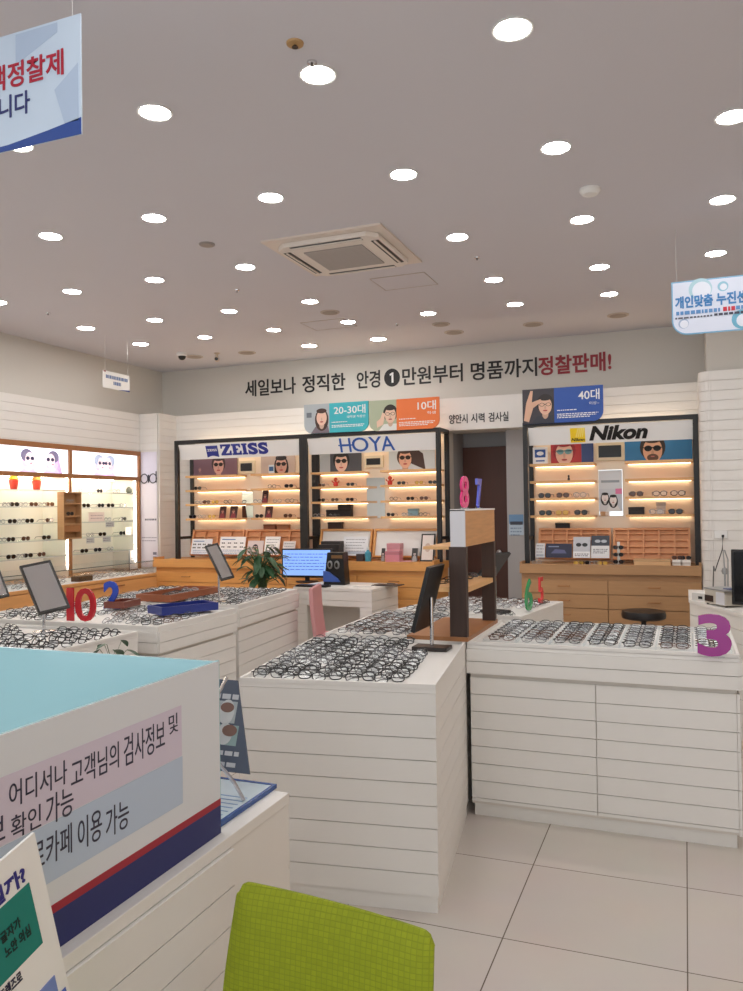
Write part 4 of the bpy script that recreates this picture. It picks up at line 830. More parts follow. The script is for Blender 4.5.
# upright holder with three sunglasses
x = xof(345/3.188+510, 555, 7.42); t = thing('sunglasses_holder', 'clear upright holder for three sunglasses on the oak worktop', 'holder', (x, 7.43, WT+.001)); MB().box(-.085, .085, -.04, .05, 0, .006).build('base', M_clear, t); MB().box(-.012, .012, .04, .046, .006, .2).build('spine', M_paper, t)
for n, dz in enumerate((.008, .072, .136)):
    MB().box(-.05, .05, .0, .04, dz+.0-.004, dz-.001).build('tier', M_clear, t); sun('black', x, 7.425, WT+dz, 'black sunglasses on the upright clear holder, %s tier from the bottom' % ORD[n+1], 'sunglasses on the upright holder')
carton('flat pale wooden tray box on the oak worktop', xof(395/3.188+510, 560, 7.36), xof(512/3.188+510, 560, 7.36), 7.36, 7.5, WT+.001, zof(450/3.188+510, 509/3.188+400, 7.36), (222, 184, 138), lid=True, name='wooden_box')
for n, px in enumerate((533, 560)):
    x = xof(px/3.188+510, 558, 7.42); t = thing('sunglasses_stand', 'small white block under the %s sunglasses at the oak worktop end' % ORD[n+1], 'stand', (x, 7.42, WT+.001)); MB().box(-.04, .04, -.03, .03, 0, .05).build('block', M_paper, t, bevel=.003); MB().box(-.04, .04, -.0305, -.03, .01, .03).build('label_strip', C(200, 196, 190), t)
    sun('black' if n else 'brown', x, 7.40, WT+.051, 'sunglasses on the %s white block at the oak worktop end' % ORD[n+1], 'sunglasses on white blocks')

# ================================================================== left wall cabinet, back-lit
XF, XB = -5.75, -6.10
yk = lambda px: at_x(px, 480, XF).y
YA, YM, YE = 2.6, yk(70.5), 7.44
M_cabw = mat('cabinet_white', (244, 238, 228), .5)
t = thing('wall_display', 'white back-lit wall cabinet with brown trim and glass shelves on left wall', 'display cabinet', (0, 0, 0))
MB().box(XB-.01, XB, YA, YE, .845, 2.16).box(XB, XF-.02, YA, YE, 2.13, 2.16).box(XB, XF-.02, YE-.02, YE, .845, 2.13).box(XB, XF-.02, YM-.012, YM+.012, .845, 1.85).box(XB, XF-.02, YA, YE, 1.845, 1.86).build('carcass', M_cabw, t)
q = MB().box(XF-.02, XF+.012, YA, YE+.03, 2.115, 2.165).box(XF-.02, XF+.012, YA, YE+.03, 1.835, 1.875)
for y in (YM-.02, YE-.005, YA): q.box(XF-.02, XF+.012, y, y+.035, 1.875, 2.115).box(XF-.02, XF+.006, y+.004, y+.031, .846, 1.835)
q.build('frame', M_trim, t)
M_light = mat('lightbox_white', (246, 248, 255), .5, emit=1.15)
for y0, y1, seed in ((YA+.035, YM-.02, 0), (YM+.015, YE-.005, 1)):
    lb = MB().box(XF-.03, XF-.012, y0, y1, 1.875, 2.115).build('light_box', M_light, t)
    q = MB(); R90 = Matrix.Translation((XF-.0118, y0, 1.875)) @ Matrix.Rotation(PI/2, 4, 'Z'); P = MB(); w_, h = y1-y0, .24
    pale = lambda r, g, b: mat('lit_print_%d_%d_%d' % (r, g, b), (r, g, b), .5, emit=.75)
    def le(cx, cz, rx, rz_, c, k): P.use(pale(*c)).ell(cx, cz, rx, rz_, -.0006*k, -.0006*(k-1), 18)
    for cx, f_ in (((w_-.52, 1), (w_-.22, -1)) if seed == 0 else ((w_*.42, 1), (w_*.55, -1))):
        le(cx, .10, .085, .085, (226, 204, 220), 1); le(cx-.02*f_, .16, .075, .06, (120, 112, 140) if seed == 0 else (170, 180, 204), 2); le(cx+.015*f_, .12, .055, .07, (244, 222, 226), 3)
        for d in (-.028, .028): le(cx+.02*f_+d, .132, .022, .018, (60, 58, 84), 4)
        le(cx+.01*f_+.02, .085, .016, .006, (214, 120, 140), 4); P.use(pale(214, 196, 220)).prism([(cx-.11, 0), (cx+.11, 0), (cx+.06, .05), (cx-.06, .05)], -.0006, 0)
    if seed == 0: P.use(pale(196, 170, 206)).prism([(w_-.17, 0), (w_-.08, 0), (w_-.13, .16), (w_-.2, .2)], -.0006, 0)
    P.v = [tuple(R90 @ Vector(v)) for v in P.v]; P.build('print', None, lb)
M_gl = glass('shelf_glass', (248, 252, 250), .06, .1)
zl = lambda px, py: at_x(px, py, XF-.03).z
GL = [sum(zl(a, b_) for a, b_ in ps)/len(ps) for ps in (((137, 491.5), (50, 490)), ((137, 508), (50, 506)), ((137, 522.3), (50, 523.5)), ((137, 535.5), (50, 540)), ((137, 549), (50, 556)))]
LEFTZ = [zl(50, y) for y in (490, 506.3, 522.5, 539.8, 556.5)]; RIGHTZ = [zl(120, y) for y in (493, 507.2, 521, 535.5, 550.5)]
for zs_, (y0, y1) in ((LEFTZ, (YA+.03, YM-.013)), (RIGHTZ, (YM+.013, YE-.021))):
    for zz in zs_:
        s = MB().box(XB+.002, XF-.03, y0, y1, zz-.008, zz).build('shelf', M_gl, t); MB().box(XF-.0305, XF-.027, y0, y1, zz-.009, zz+.001).build('edge_strip', mat('shelf_edge', (206, 206, 202), .4), s)
MB().box(XB+.05, XB+.09, YA+.1, YE-.1, 1.835, 1.844).build('light_strip', M_stripw, t)
for y in (YM-.016, YM+.0125, YE-.0245): MB().box(XF-.045, XF-.025, y, y+.0035, .95, 1.83).build('light_strip', M_stripw, t)
MB().box(XF-.045, XF-.022, YA+.1, YE-.1, 1.837, 1.844).build('light_strip', M_stripw, t)
# small wooden insert
y0, y1 = at_x(63.5, 510, XF+.09).y, at_x(81.3, 510, XF+.09).y; zt, zb_ = at_x(72, 492, XF+.09).z, at_x(72, 539, XF+.09).z
t = thing('wooden_niche', 'small wooden open box hanging between the two halves of left wall cabinet', 'shelf box', (XF+.0135, y0, zb_)); w_, h = y1-y0, zt-zb_
q = MB().box(0, .012, 0, w_, 0, h).box(.012, .08, 0, .008, 0, h).box(.012, .08, w_-.008, w_, 0, h).box(.012, .08, .008, w_-.008, 0, .012).box(.012, .08, .008, w_-.008, h-.012, h); q.build('shell', M_oak, t)
NZ = []
for k in (.30, .47, .74): MB().box(.012, .078, .008, w_-.008, h*k, h*k+.012).build('shelf', M_oak, t); NZ.append(zb_+h*k+.012)
MB().box(.06, .074, .010, w_-.010, h*.15, h*.29).build('drawer_front', M_trim, t)
NM_ = Matrix.Rotation(PI/2, 4, 'Z')
spec(Matrix.Translation((XF+.06, y0+w_*.5, NZ[2])) @ NM_ @ Matrix.Scale(.74, 4), 5, 'small clear eyeglasses on the top tier of the hanging wooden box', None)
sf = frame_mesh('sunglasses', G_black, M_sunlens, .0032, .029, .0235, .85).mesh('sunglasses'); sf.transform(Matrix.Scale(.74, 4))
o = link('sunglasses', sf); o.matrix_world = seat(Matrix.Translation((XF+.06, y0+w_*.5, NZ[1])) @ NM_, sf); tag(o, 'black sunglasses on the middle tier of the hanging wooden box', 'sunglasses')
def lrow(pxs, k, zz, bay, shelf):
    for n, (px, kk) in enumerate(pxs):
        X = XF-.12; y = at_x(px, 510, X).y
        o = sun(kk, X, y, zz, '%s %s from left on %s glass shelf, %s of left wall cabinet' % (ORD[n+1], SAID[kk], shelf, bay), 'eyewear on the left wall cabinet', PI/2+random.uniform(-.15, .15), .8)
sc = 4.503
B1, B2 = 'near half', 'far half'
lrow([(30/sc, 'clear'), (65/sc, 'black'), (105/sc, 'clear'), (152/sc, 'brown'), (190/sc, 'clear'), (225/sc, 'brown')], 0, LEFTZ[1], B1, 'second')
lrow([(5/sc, 'clear'), (55/sc, 'black'), (95/sc, 'clear'), (133/sc, 'black'), (222/sc, 'brown')], 0, LEFTZ[2], B1, 'third')
lrow([(8/sc, 'clear'), (48/sc, 'black'), (115/sc, 'brown'), (208/sc, 'black')], 0, LEFTZ[3], B1, 'fourth')
lrow([(48/sc, 'black'), (90/sc, 'clear'), (125/sc, 'black'), (186/sc, 'brown')], 0, LEFTZ[4], B1, 'fifth')
lrow([(357/sc, 'clear'), (450/sc, 'black'), (525/sc, 'clear')], 0, RIGHTZ[0], B2, 'first')
lrow([(388/sc, 'black'), (455/sc, 'black'), (498/sc, 'black'), (555/sc, 'clear')], 0, RIGHTZ[1], B2, 'second')
lrow([(485/sc, 'clear'), (556/sc, 'black')], 0, RIGHTZ[2], B2, 'third')
lrow([(405/sc, 'clear'), (460/sc, 'black'), (552/sc, 'black')], 0, RIGHTZ[3], B2, 'fourth')
lrow([(378/sc, 'black'), (438/sc, 'black'), (495/sc, 'clear')], 0, RIGHTZ[4], B2, 'fifth')
# toys and cards on the glass shelves
def cup(px, zz, label, a, b_):
    X = XF-.12; y = at_x(px, 485, X).y; t = thing('toy_cup', label, 'toy cup', (X, y, zz+.001))
    MB().lathe([(.03, 0), (.04, .05), (.046, .09)], seg=16).build('body', C(*a), t, True); MB().lathe([(.03, .0905), (.045, .10), (.035, .125), (0, .135)], seg=16).build('top', C(*b_), t, True)
cup(62/sc, LEFTZ[0], 'red toy cup with a yellow cap on the first glass shelf', (196, 62, 44), (236, 200, 60))
MBt = cup(165/sc, LEFTZ[0], 'smaller red and orange toy cup beside the yellow-capped one', (206, 70, 50), (226, 150, 70))
X = XF-.10; y = at_x(580/sc, 490, X).y; t = thing('plush_ornament', 'small dark green ornament on the first shelf near the banner pilaster', 'ornament', (X, y, RIGHTZ[0]+.001)); MB().lathe([(.02, 0), (.034, .02), (.03, .05), (.012, .07), (0, .074)], seg=14).build('body', C(84, 92, 80), t, True)
def lcard(label, pa, pb, zz, hgt, rgb, draw=None, X=XF-.09, name='card', cat='card'):
    y0, y1 = at_x(pa, 520, X).y, at_x(pb, 520, X).y; t = thing(name, label, cat, (X, y0, zz+.001), PI/2); w_ = y1-y0
    MB().box(0, w_, 0, .004, 0, hgt).build('sheet', C(*rgb), t); q = MB(); (draw or (lambda q, a, b_: bars(q, a*.12, a*.9, b_*.7, 2, -.001, (190, 170, 172), .01, .03)))(q, w_, hgt); q.build('print', None, t)
lcard('pale pink price card on the third glass shelf of the far half', 400/sc, 470/sc, RIGHTZ[2], .10, (236, 218, 212))
lcard('small white card at the right end of the fourth glass shelf', 564/sc, 622/sc, RIGHTZ[3], .085, (240, 232, 226))
for n, (a, b_, zz) in enumerate(((476, 514, RIGHTZ[2]), (388, 424, RIGHTZ[3]), (462, 498, RIGHTZ[3]))):
    X = XF-.026; y0, y1 = at_x(a/sc, 520, X).y, at_x(b_/sc, 520, X).y; t = thing('shelf_label', 'grey hanging label on the glass shelf edge, %s from the top' % ('first' if n == 0 else 'lower, nearer' if n == 1 else 'lower, farther'), 'label', (X, y0, zz-.062), PI/2)
    MB().box(0, y1-y0, 0, .002, 0, .06).build('sheet', C(196, 196, 196), t); q = MB(); bars(q, .01, (y1-y0)*.9, .045, 2, -.001, (120, 120, 124), .008, .02); q.build('print', None, t)
lcard('framed white card with black border leaning under the fifth glass shelf', 580/sc, 619/sc, RIGHTZ[4]-.235, .235, (40, 60, 60), lambda q, a, b_: (q.use(M_paper).box(.01, a-.01, -.001, 0, .01, b_-.01), bars(q, a*.25, a*.8, b_*.6, 2, -.002, (120, 130, 134), .016, .03)), X=XF-.05, name='framed_card')
# base cabinet with glass case
XC = -5.2; zb = .84
t = thing('base_cabinet', 'orange wood base cabinet with long drawers along the left wall', 'cabinet', (0, 0, 0))
MB().box(XF-.25, XC-.022, 2.6, 7.02, .06, zb-.03).build('carcass', M_orange, t); MB().box(XF-.25, XC-.05, 2.6, 7.0, 0, .06).build('plinth', M_dark, t); MB().box(XF-.30, XC, 2.6, 7.03, zb-.03, zb).build('top', M_orange, t, bevel=.003)
for (y0, y1) in ((2.62, 3.9), (3.905, 5.45), (5.455, 7.02)):
    for k in range(3):
        z0 = .065+k*.25; d = MB().box(XC-.021, XC, y0+.003, y1-.003, z0, z0+.238).build('drawer', M_orange, t, bevel=.002)
        MB().box(XC+.0005, XC+.012, (y0+y1)/2-.25, (y0+y1)/2+.25, z0+.19, z0+.205).build('handle', M_trim, d)
t = thing('glass_case', 'low clear glass case on the orange wood cabinet, full of eyeglasses', 'glass case', (0, 0, 0)); G = M_clear; zt = .965
MB().box(XF+.05, XC-.014, 4.0, 6.97, zb+.0003, zb+.0018).build('liner', M_paper, t)
for n_, a in (('front_glass', (XC-.012, XC-.006, 4.0, 6.98, zb+.001, zt)), ('top_glass', (XF+.05, XC-.006, 4.0, 6.98, zt, zt+.006))): MB().box(*a).build(n_, G, t)
q = MB()
for y in (4.0, 6.97): q.box(XF+.05, XC-.012, y, y+.006, zb+.001, zt)
q.build('divider', G, t); MB().box(XC-.007, XC-.003, 4.0, 6.98, zt, zt+.007).build('edge_strip', mat('glass_edge', (96, 110, 104), .3), t)
X = XC-.1; y = at_x(82, 579, X).y
carton('small black box inside the glass case behind the red number', X-.05, X+.05, y-.09, y+.09, zb+.0022, zb+.05, (26, 26, 28), lid=False)

# ================================================================== computer desk things
zd = .781
c = at_z(312, 582, zd); Ym = c.y
x0, x1 = xof(283.5, 563, Ym), xof(331, 563, Ym); z0, z1 = zof(305, 577.5, Ym), zof(305, 548.5, Ym)
t = thing('monitor', 'black computer monitor showing a pale blue page on the white desk', 'monitor', ((x0+x1)/2, Ym, zd), math.radians(6)); w_ = x1-x0
MB().box(-w_/2, w_/2, -.015, .02, z0-zd, z1-zd).build('casing', M_plastic, t, bevel=.004); scn = MB().box(-w_/2+.014, w_/2-.012, -.017, -.0155, z0-zd+.022, z1-zd-.014).build('screen', mat('screen_blue', (126, 164, 226), .4, emit=.75), t)
q = MB(); zz = z1-zd-.05; rnd = random.Random(3); dk = mat('screen_text', (52, 84, 168), .4, emit=.35)
for k in range(6):
    x = -w_/2+.03
    while x < w_/2-.06-.03*(k % 3): s_ = rnd.uniform(.01, .05); q.use(dk).box(x, x+s_, -.0178, -.0172, zz-k*.03-.006, zz-k*.03); x += s_+.01
q.build('screen_text', None, scn)
MB().box(-.02, .02, -.004, .016, .012, z0-zd+.02).build('neck', M_plastic, t); MB().lathe([(.11, 0), (.11, .008), (.02, .014)], seg=24).build('base', M_plastic, t)
c = at_z(338.5, 584, zd); x0, x1 = xof(325, 563, c.y), xof(346.5, 563, c.y)
t = thing('lens_tester', 'black desktop eye-testing device with two round lenses beside the monitor', 'device', ((x0+x1)/2+.02, c.y-.09, zd)); w_ = x1-x0; h = zof(336, 552, c.y)-zd
MB().prism([(-w_/2, 0), (w_/2, 0), (w_/2, .03), (w_*.42, h), (-w_*.3, h), (-w_*.45, .04)], 0, .12).build('housing', M_plastic, t, bevel=.004)
for dx in (-.035, .035):
    MB().lathe([(.026, 0), (.026, .012), (.02, .014)], (0, 0, 0), 20, Matrix.Translation((dx, -.0005, h*.62)) @ Matrix.Rotation(PI/2, 4, 'X') @ Matrix.Diagonal((1, 1.5, 1, 1))).build('eyepiece', mat('bezel_silver', (150, 150, 150), .3, metal=.8), t)
    MB().ell(dx, h*.62, .014, .022, -.0165, -.0145).build('lens', mat('eyepiece_dark', (50, 48, 44), .15), t)
MB().prism([(-w_*.46, .03), (w_*.30, .03), (w_*.2, .06), (-w_*.2, .12), (-w_*.46, .13)], -.018, -.0005).build('panel', mat('device_blue', (62, 92, 170), .35), t); MB().box(-w_*.1, w_*.4, -.004, -.0004, h*.82, h*.92).build('plate', mat('plate_brown', (120, 86, 50), .4), t)
c = at_z(316, 586, zd); t = thing('keyboard', 'black keyboard in front of the blue screen', 'keyboard', (c.x, c.y-.06, zd), math.radians(-4)); MB().box(-.16, .16, -.05, .05, 0, .014).build('case', M_plastic, t, bevel=.003)
q = MB()
for j in range(4):
    for i in range(12): q.box(-.15+i*.025, -.129+i*.025, -.042+j*.021, -.025+j*.021, .014, .018)
q.build('key_block', mat('key_black', (40, 40, 44), .5), t)
c = at_z(366, 586.5, zd); t = thing('paper_sheet', 'white paper sheet lying on the desk right of the black device', 'paper', (c.x-.02, c.y-.02, zd), .2); MB().box(-.105, .105, -.07, .07, 0, .002).build('sheet', M_paper, t); q = MB(); [q.box(-.09, .08, -.05+i*.022, -.046+i*.022, .002, .0024) for i in range(5)]; q.build('print', C(150, 150, 150), t)
c = at_z(391, 585.5, zd); t = thing('clipboard', 'thin dark clipboard lying at the right end of the white desk', 'clipboard', (c.x-.03, c.y+.0, zd), -.1); MB().box(-.13, .13, -.08, .08, 0, .008).build('board', mat('clip_dark', (40, 40, 44), .4), t, bevel=.002); MB().box(-.04, .04, .06, .078, .008, .016).build('clip', M_chrome, t)
# plant behind the counters
def plant(name, label, loc, sc_, n, seedv, pot=True, spread=1.0, ph=.16, ls=1.0):
    t = thing(name, label, 'plant', loc); rnd = random.Random(seedv); gm = mat('leaf_green', (46, 84, 52), .4, noise=.3, bscale=12); st = MB(); lf = MB()
    MB().lathe([(.075*sc_, 0), (.10*sc_, ph), (.108*sc_, ph), (.108*sc_, ph+.012), (.09*sc_, ph+.012), (.085*sc_, ph-.02)], seg=20).build('pot', C(206, 200, 190), t, True)
    MB().lathe([(.088*sc_, ph-.025), (.0, ph-.02)], seg=16).build('soil', C(60, 44, 34), t)
    for i in range(n):
        a = rnd.uniform(0, 2*PI); rr = rnd.uniform(.06, .24)*sc_*spread; zt_ = ph+rnd.uniform(.10, .42)*sc_
        b_ = Vector((rnd.uniform(-.03, .03), rnd.uniform(-.03, .03), ph-.03)); e = Vector((rr*math.cos(a), rr*math.sin(a), zt_)); mid = Vector((e.x*.35, e.y*.35, ph+(zt_-ph)*.7))
        st.tube([b_, mid, e], [.005*sc_, .004*sc_, .003*sc_], 5)
        d = Vector((math.cos(a), math.sin(a), rnd.uniform(-.8, .5))).normalized(); side = d.cross(Vector((0, 0, 1))).normalized(); up = side.cross(d); Lf = rnd.uniform(.10, .18)*sc_*ls; Wf = Lf*.3
        vs = []; 
        for k in range(6):
            u_ = k/5; ww = Wf*math.sin(PI*(u_*.9+.08))**.8; p_ = e+d*Lf*u_-Vector((0, 0, 1))*Lf*.35*u_*u_
            vs += [p_-side*ww+up*ww*.25, p_, p_+side*ww+up*ww*.25]
        lf.add(vs, [f_ for k in range(5) for f_ in ((k*3, k*3+1, k*3+4, k*3+3), (k*3+1, k*3+2, k*3+5, k*3+4))])
    st.build('stem', mat('stem_green', (70, 96, 56), .5), t); lf.build('foliage', gm, t, True)
c = at_z(262, 600, .8); plant('potted_plant', 'leafy green potted plant behind the tray counter beside the monitor', (at_y(262, 575, 6.3).x, 6.3, 0), .95, 90, 5, True, .75, .76, .72)
# pink chair
t = thing('chair', 'pink armless chair between the tray counter and the computer desk', 'chair', (-2.62, 6.0, 0), math.radians(15)); pk = mat('pink_fabric', (206, 150, 152), .7, bump=.2, bscale=200)
MB().box(-.2, .2, -.21, .21, .40, .46).build('seat', pk, t, bevel=.02)
q = MB(); n = 10; pr = [(-.21-.035*math.sin(i/n*1.6)+.0, .44+.42*i/n) for i in range(n+1)]
q.prism([(p_[0]-.0, p_[1]) for p_ in pr]+[(p_[0]+.035, p_[1]) for p_ in pr[::-1]], -.2, .2); q.build('backrest', pk, t, bevel=.01)
for sx in (-1, 1):
    for sy in (-1, 1): MB().tube([(sx*.17, sy*.17, .4), (sx*.19, sy*.19, 0)], .014, 8).build('leg', M_chrome, t)
# round stool
c = at_z(643.5, 611.5, .615); t = thing('stool', 'round black padded stool in front of the oak drawers', 'stool', (c.x, c.y, 0))
MB().lathe([(.15, .555), (.172, .565), (.176, .59), (.168, .62), (.13, .627), (0, .629)], seg=32).build('seat', mat('stool_vinyl', (28, 26, 28), .35), t, True); MB().lathe([(.03, .03), (.03, .3), (.02, .3), (.02, .53), (.09, .556)], seg=16).build('pole', M_black, t, True)
q = MB(); [q.tube([(0, 0, .05), (.24*math.cos(a), .24*math.sin(a), .03)], [.02, .012], 8) for a in [2*PI*i/5 for i in range(5)]]; q.build('base', M_black, t)
for i in range(5): a = 2*PI*i/5; MB().lathe([(.02, 0), (.022, .012), (.02, .024)], (.235*math.cos(a), .235*math.sin(a), 0), 12).build('caster', M_black, t)

# ================================================================== reception desk and partition
XR = -1.055; XP = -1.083; _k = at_x(218.4, 661, XP); YP = _k.y; z1 = _k.z; HD = at_x(219, 834, XP).z; YD = at_x(288, 785, XR).y
t = thing('reception_desk', 'white boarded reception desk in front, carrying the printed glass partition', 'desk', (0, 0, 0))
MB().box(-2.7, XR-.014, .2, YD-.014, .05, HD-.03).build('carcass', M_gap, t); MB().box(-2.7, XR+.004, .2, YD, HD-.03, HD).build('desktop', M_white, t, bevel=.002); MB().box(-2.65, XR-.03, .25, YD-.04, 0, .05).build('plinth', M_white, t)
q = MB(); boards(q, (XR, .2), (XR, YP), .05, HD-.032, .09); boards(q, (XR-.002, YD-.004), (-2.7, YD-.004), .05, HD-.032, .09); q.build('cladding', M_white, t); MB().box(XR-.013, XR-.0, YP+.003, YD-.004, .05, HD-.032).build('end_panel', M_white, t)
# partition: two sheets meeting at the corner
M_film = mat('film_white', (224, 228, 234), .35); M_aqua = mat('aqua_glass', (160, 208, 217), .2, coat=.5)
t = thing('glass_partition', 'corner partition on the reception desk with printed white film and aqua inside', 'partition', (0, 0, 0))
MB().box(XP-.008, XP, .2, YP, HD+.001, z1).build('side_sheet', M_aqua, t); MB().box(-2.69, XP-.008, YP-.008, YP, HD+.001, z1).build('back_sheet', M_aqua, t); MB().box(-2.69, XP, YP, YP+.001, HD+.001, z1).build('back_film', M_film, t)
MB().box(XP-.008, XP+.001, YP-.004, YP+.002, HD+.001, z1+.001).build('edge_trim', mat('aqua_edge', (120, 190, 196), .3), t)
# the film print lies on the outer face (+x), reading towards +y
FM = Matrix.Translation((XP+.0003, 0, 0)) @ Matrix.Rotation(PI/2, 4, 'Z')
fy = lambda px, py: at_x(px, py, XP).y; fz = lambda px, py: at_x(px, py, XP).z
q = MB().use(M_film).box(.2, YP, -.001, 0, HD+.001, z1); 
zr_ = fz(219, 802)
q.use(C(34, 42, 104)).box(.2, YP, -.0018, -.001, HD+.001, zr_-.008).use(C(164, 34, 54)).box(.2, YP, -.0018, -.001, zr_-.008, zr_+.008)
q.use(C(216, 206, 224)).box(.2, fy(181, 740), -.0018, -.001, fz(181, 755.5), fz(181, 705)).use(C(190, 206, 228)).box(.2, fy(182, 790), -.0018, -.001, fz(182, 803), fz(182, 755.8))
q.v = [tuple(FM @ Vector(v)) for v in q.v]; q.build('printed_film', None, t)
q = MB().use(mat('film_ink', (44, 44, 70), .4))
def film_text(body, pa, pb, yb, yt, bo=0.0):
    """yb, yt: pixel rows of the line's bottom and top at its right end"""
    put_text(q, body, fy(pa, yb), fy(pb, yb), fz(pb, yb), fz(pb, yt), -.0026, .0008, bo)
film_text('어디서나', 8, 66, 783, 759); film_text('고객님의', 70, 118, 767, 741); film_text('검사정보', 123, 164, 748, 719); film_text('및', 168, 177, 731, 712)
film_text('확인', 10, 40, 826, 803); film_text('가능', 45, 72.5, 813, 784); film_text('보', -14, 4, 838, 814)
film_text('로카페', 30, 71, 852, 822); film_text('이용', 77, 101, 838, 807); film_text('가능', 105, 128, 826, 797)
q.v = [tuple(FM @ Vector(v)) for v in q.v]; q.build('lettering', None, t)
# leaning flyer in front of it
c = at_x(34, 833, -.86)
t = thing('flyer_board', 'white leaning flyer board with teal panel in front of reception partition', 'sign', (0, 0, 0))
xa = -.80; A = at_x(34.5, 832.5, xa); B = at_x(70, 991, xa)
dirv = Vector((0, 1, 0)); lean = math.atan2(B.y-A.y, A.z-B.z)
w_, h = .36, (A.z-B.z)/math.cos(lean)+.05
FMM = Matrix.Translation((xa, A.y, A.z)) @ Matrix.Rotation(PI/2, 4, 'Z') @ Matrix.Rotation(-.0, 4, 'X') @ Matrix.Rotation(-lean, 4, 'Y')
# local: x to the right (+y world), z up, origin at the top right corner
q = MB().box(-w_, 0, 0, .004, -h, 0); q.v = [tuple(FMM @ Vector(v)) for v in q.v]; q.build('sheet', M_paper, t)
inv = FMM.inverted()
def fl_(px, py): p_ = inv @ at_x(px, py, xa); return p_.x, p_.z
q = MB().use(C(18, 128, 118)); a, b_ = fl_(29, 882), fl_(42, 943); q.box(-w_+.02, (a[0]+b_[0])/2, -.001, 0, b_[1], a[1])
tn = C(48, 44, 130); ln_ = fl_(26, 860), fl_(0, 890)
def ft(body, px0, px1, yb, yt, m_, bo, y=-.0012):
    q.use(m_); a_, b_ = fl_(px0, yb+6), fl_(px1, yb); c_ = fl_(px1, yt); put_text(q, body, a_[0], b_[0], b_[1], c_[1], y, .001, bo)
ft('일까?', -15, 26.5, 881, 861, tn, .03); ft('글자가', -2, 20.5, 926, 913.5, C(20, 44, 44), .015, -.002); ft('노안 의심', 1, 30.5, 934, 921, C(20, 44, 44), .015, -.002); ft('트렌즈로', -3, 22.5, 980, 967, C(40, 40, 70), .015)
e = fl_(54, 975); q.use(C(120, 140, 200)).box(e[0]-.09, e[0], -.0012, 0, e[1]-.09, e[1]).use(C(80, 110, 190)).box(e[0]-.06, e[0]+.012, -.002, -.0012, e[1]-.09, e[1]-.03)
q.v = [tuple(FMM @ Vector(v)) for v in q.v]; q.build('print', None, t)
px_ = FMM @ Vector((-w_*.5, .010, -h*.9)); mb = MB().tube([(px_.x-.012, px_.y, px_.z+.2), (px_.x-.012, px_.y, .02)], .009, 8); mb.build('pole', M_chrome, t); MB().lathe([(.11, 0), (.11, .01), (.02, .02)], (px_.x-.012, px_.y, 0), 24).build('base', M_chrome, t)
# blue mat and standing notice at the end of the desk
t = thing('desk_mat', 'clear glass mat with blue edge lying at the reception desk end', 'mat', (-1.445, 1.73, HD+.001)); MB().box(0, .335, 0, .29, 0, .010).build('sheet', mat('mat_pale', (196, 214, 226), .12), t); MB().box(.335, .345, 0, .30, 0, .012).box(0, .335, .29, .30, 0, .012).build('edge', mat('mat_blue', (44, 82, 150), .25), t)
q = MB()
for i in range(6): q.box(.02, .32, .05+i*.025, .055+i*.025, .010, .0105)
q.build('print', C(90, 130, 176), t)
tl = at_y(219, 677, 1.92); tr = at_y(237.5, 681, 1.92); brp = at_y(250, 777, 1.80)
t = thing('notice_stand', 'dark grey notice with photos leaning on a clear easel behind the partition', 'notice stand', (0, 0, 0))
Yb_ = at_z(249.5, 777, HD+.06).y; b_r = at_y(249.5, 777, Yb_); zb0 = HD+.066; t_r = at_y(237.5, 680.5, Yb_+.09); w_ = .30
ang = math.atan2(.09, t_r.z-zb0); h = math.hypot(.09, t_r.z-zb0); sk = t_r.x-b_r.x
NM = Matrix.Translation((b_r.x, Yb_, zb0)) @ Matrix.Rotation(-ang, 4, 'X')
def xf(q): q.v = [tuple(NM @ Vector(v)) for v in q.v]; return q
xf(MB().prism([(-w_, .001), (0, .001), (sk, h), (-w_-sk, h)], 0, .005)).build('board', mat('notice_grey', (84, 94, 112), .4), t)
q = MB().use(C(176, 186, 190)).box(-w_+.08, -.075, -.001, 0, h*.52, h*.76).use(C(150, 176, 176)).box(-w_+.08, -.058, -.001, 0, h*.28, h*.5).use(C(206, 210, 212)).ell(-.105, h*.64, .025, .035, -.002, -.001).ell(-.10, h*.4, .025, .03, -.002, -.001).use(C(130, 100, 90)).ell(-.105, h*.69, .022, .014, -.003, -.002).ell(-.085, h*.44, .024, .016, -.003, -.002)
bars(q, -w_+.10, -.075, h*.84, 2, -.001, (200, 204, 210), .014, .03); bars(q, -w_+.08, -.04, h*.22, 2, -.001, (200, 204, 210), .012, .03); xf(q).build('print', None, t)
q = MB(); q.tube([(t_r.x+.002, Yb_+.03, t_r.z+.022), (t_r.x-.055, Yb_-.0, t_r.z-.1), (t_r.x-.1, Yb_-.03, t_r.z-.13)], .005, 8).tube([(b_r.x+.012, Yb_-.05, HD+.014), (b_r.x-.03, Yb_-.03, HD+.05), (b_r.x-.12, Yb_-.02, HD+.13)], .005, 8); q.build('easel_arm', M_chrome, t)
# small plant behind the partition
plant('small_plant', 'small glossy-leaved plant just showing above the aqua partition', (at_y(112, 650, 1.9).x, 1.9, HD+.001), .30, 9, 11, True, .8, .285)

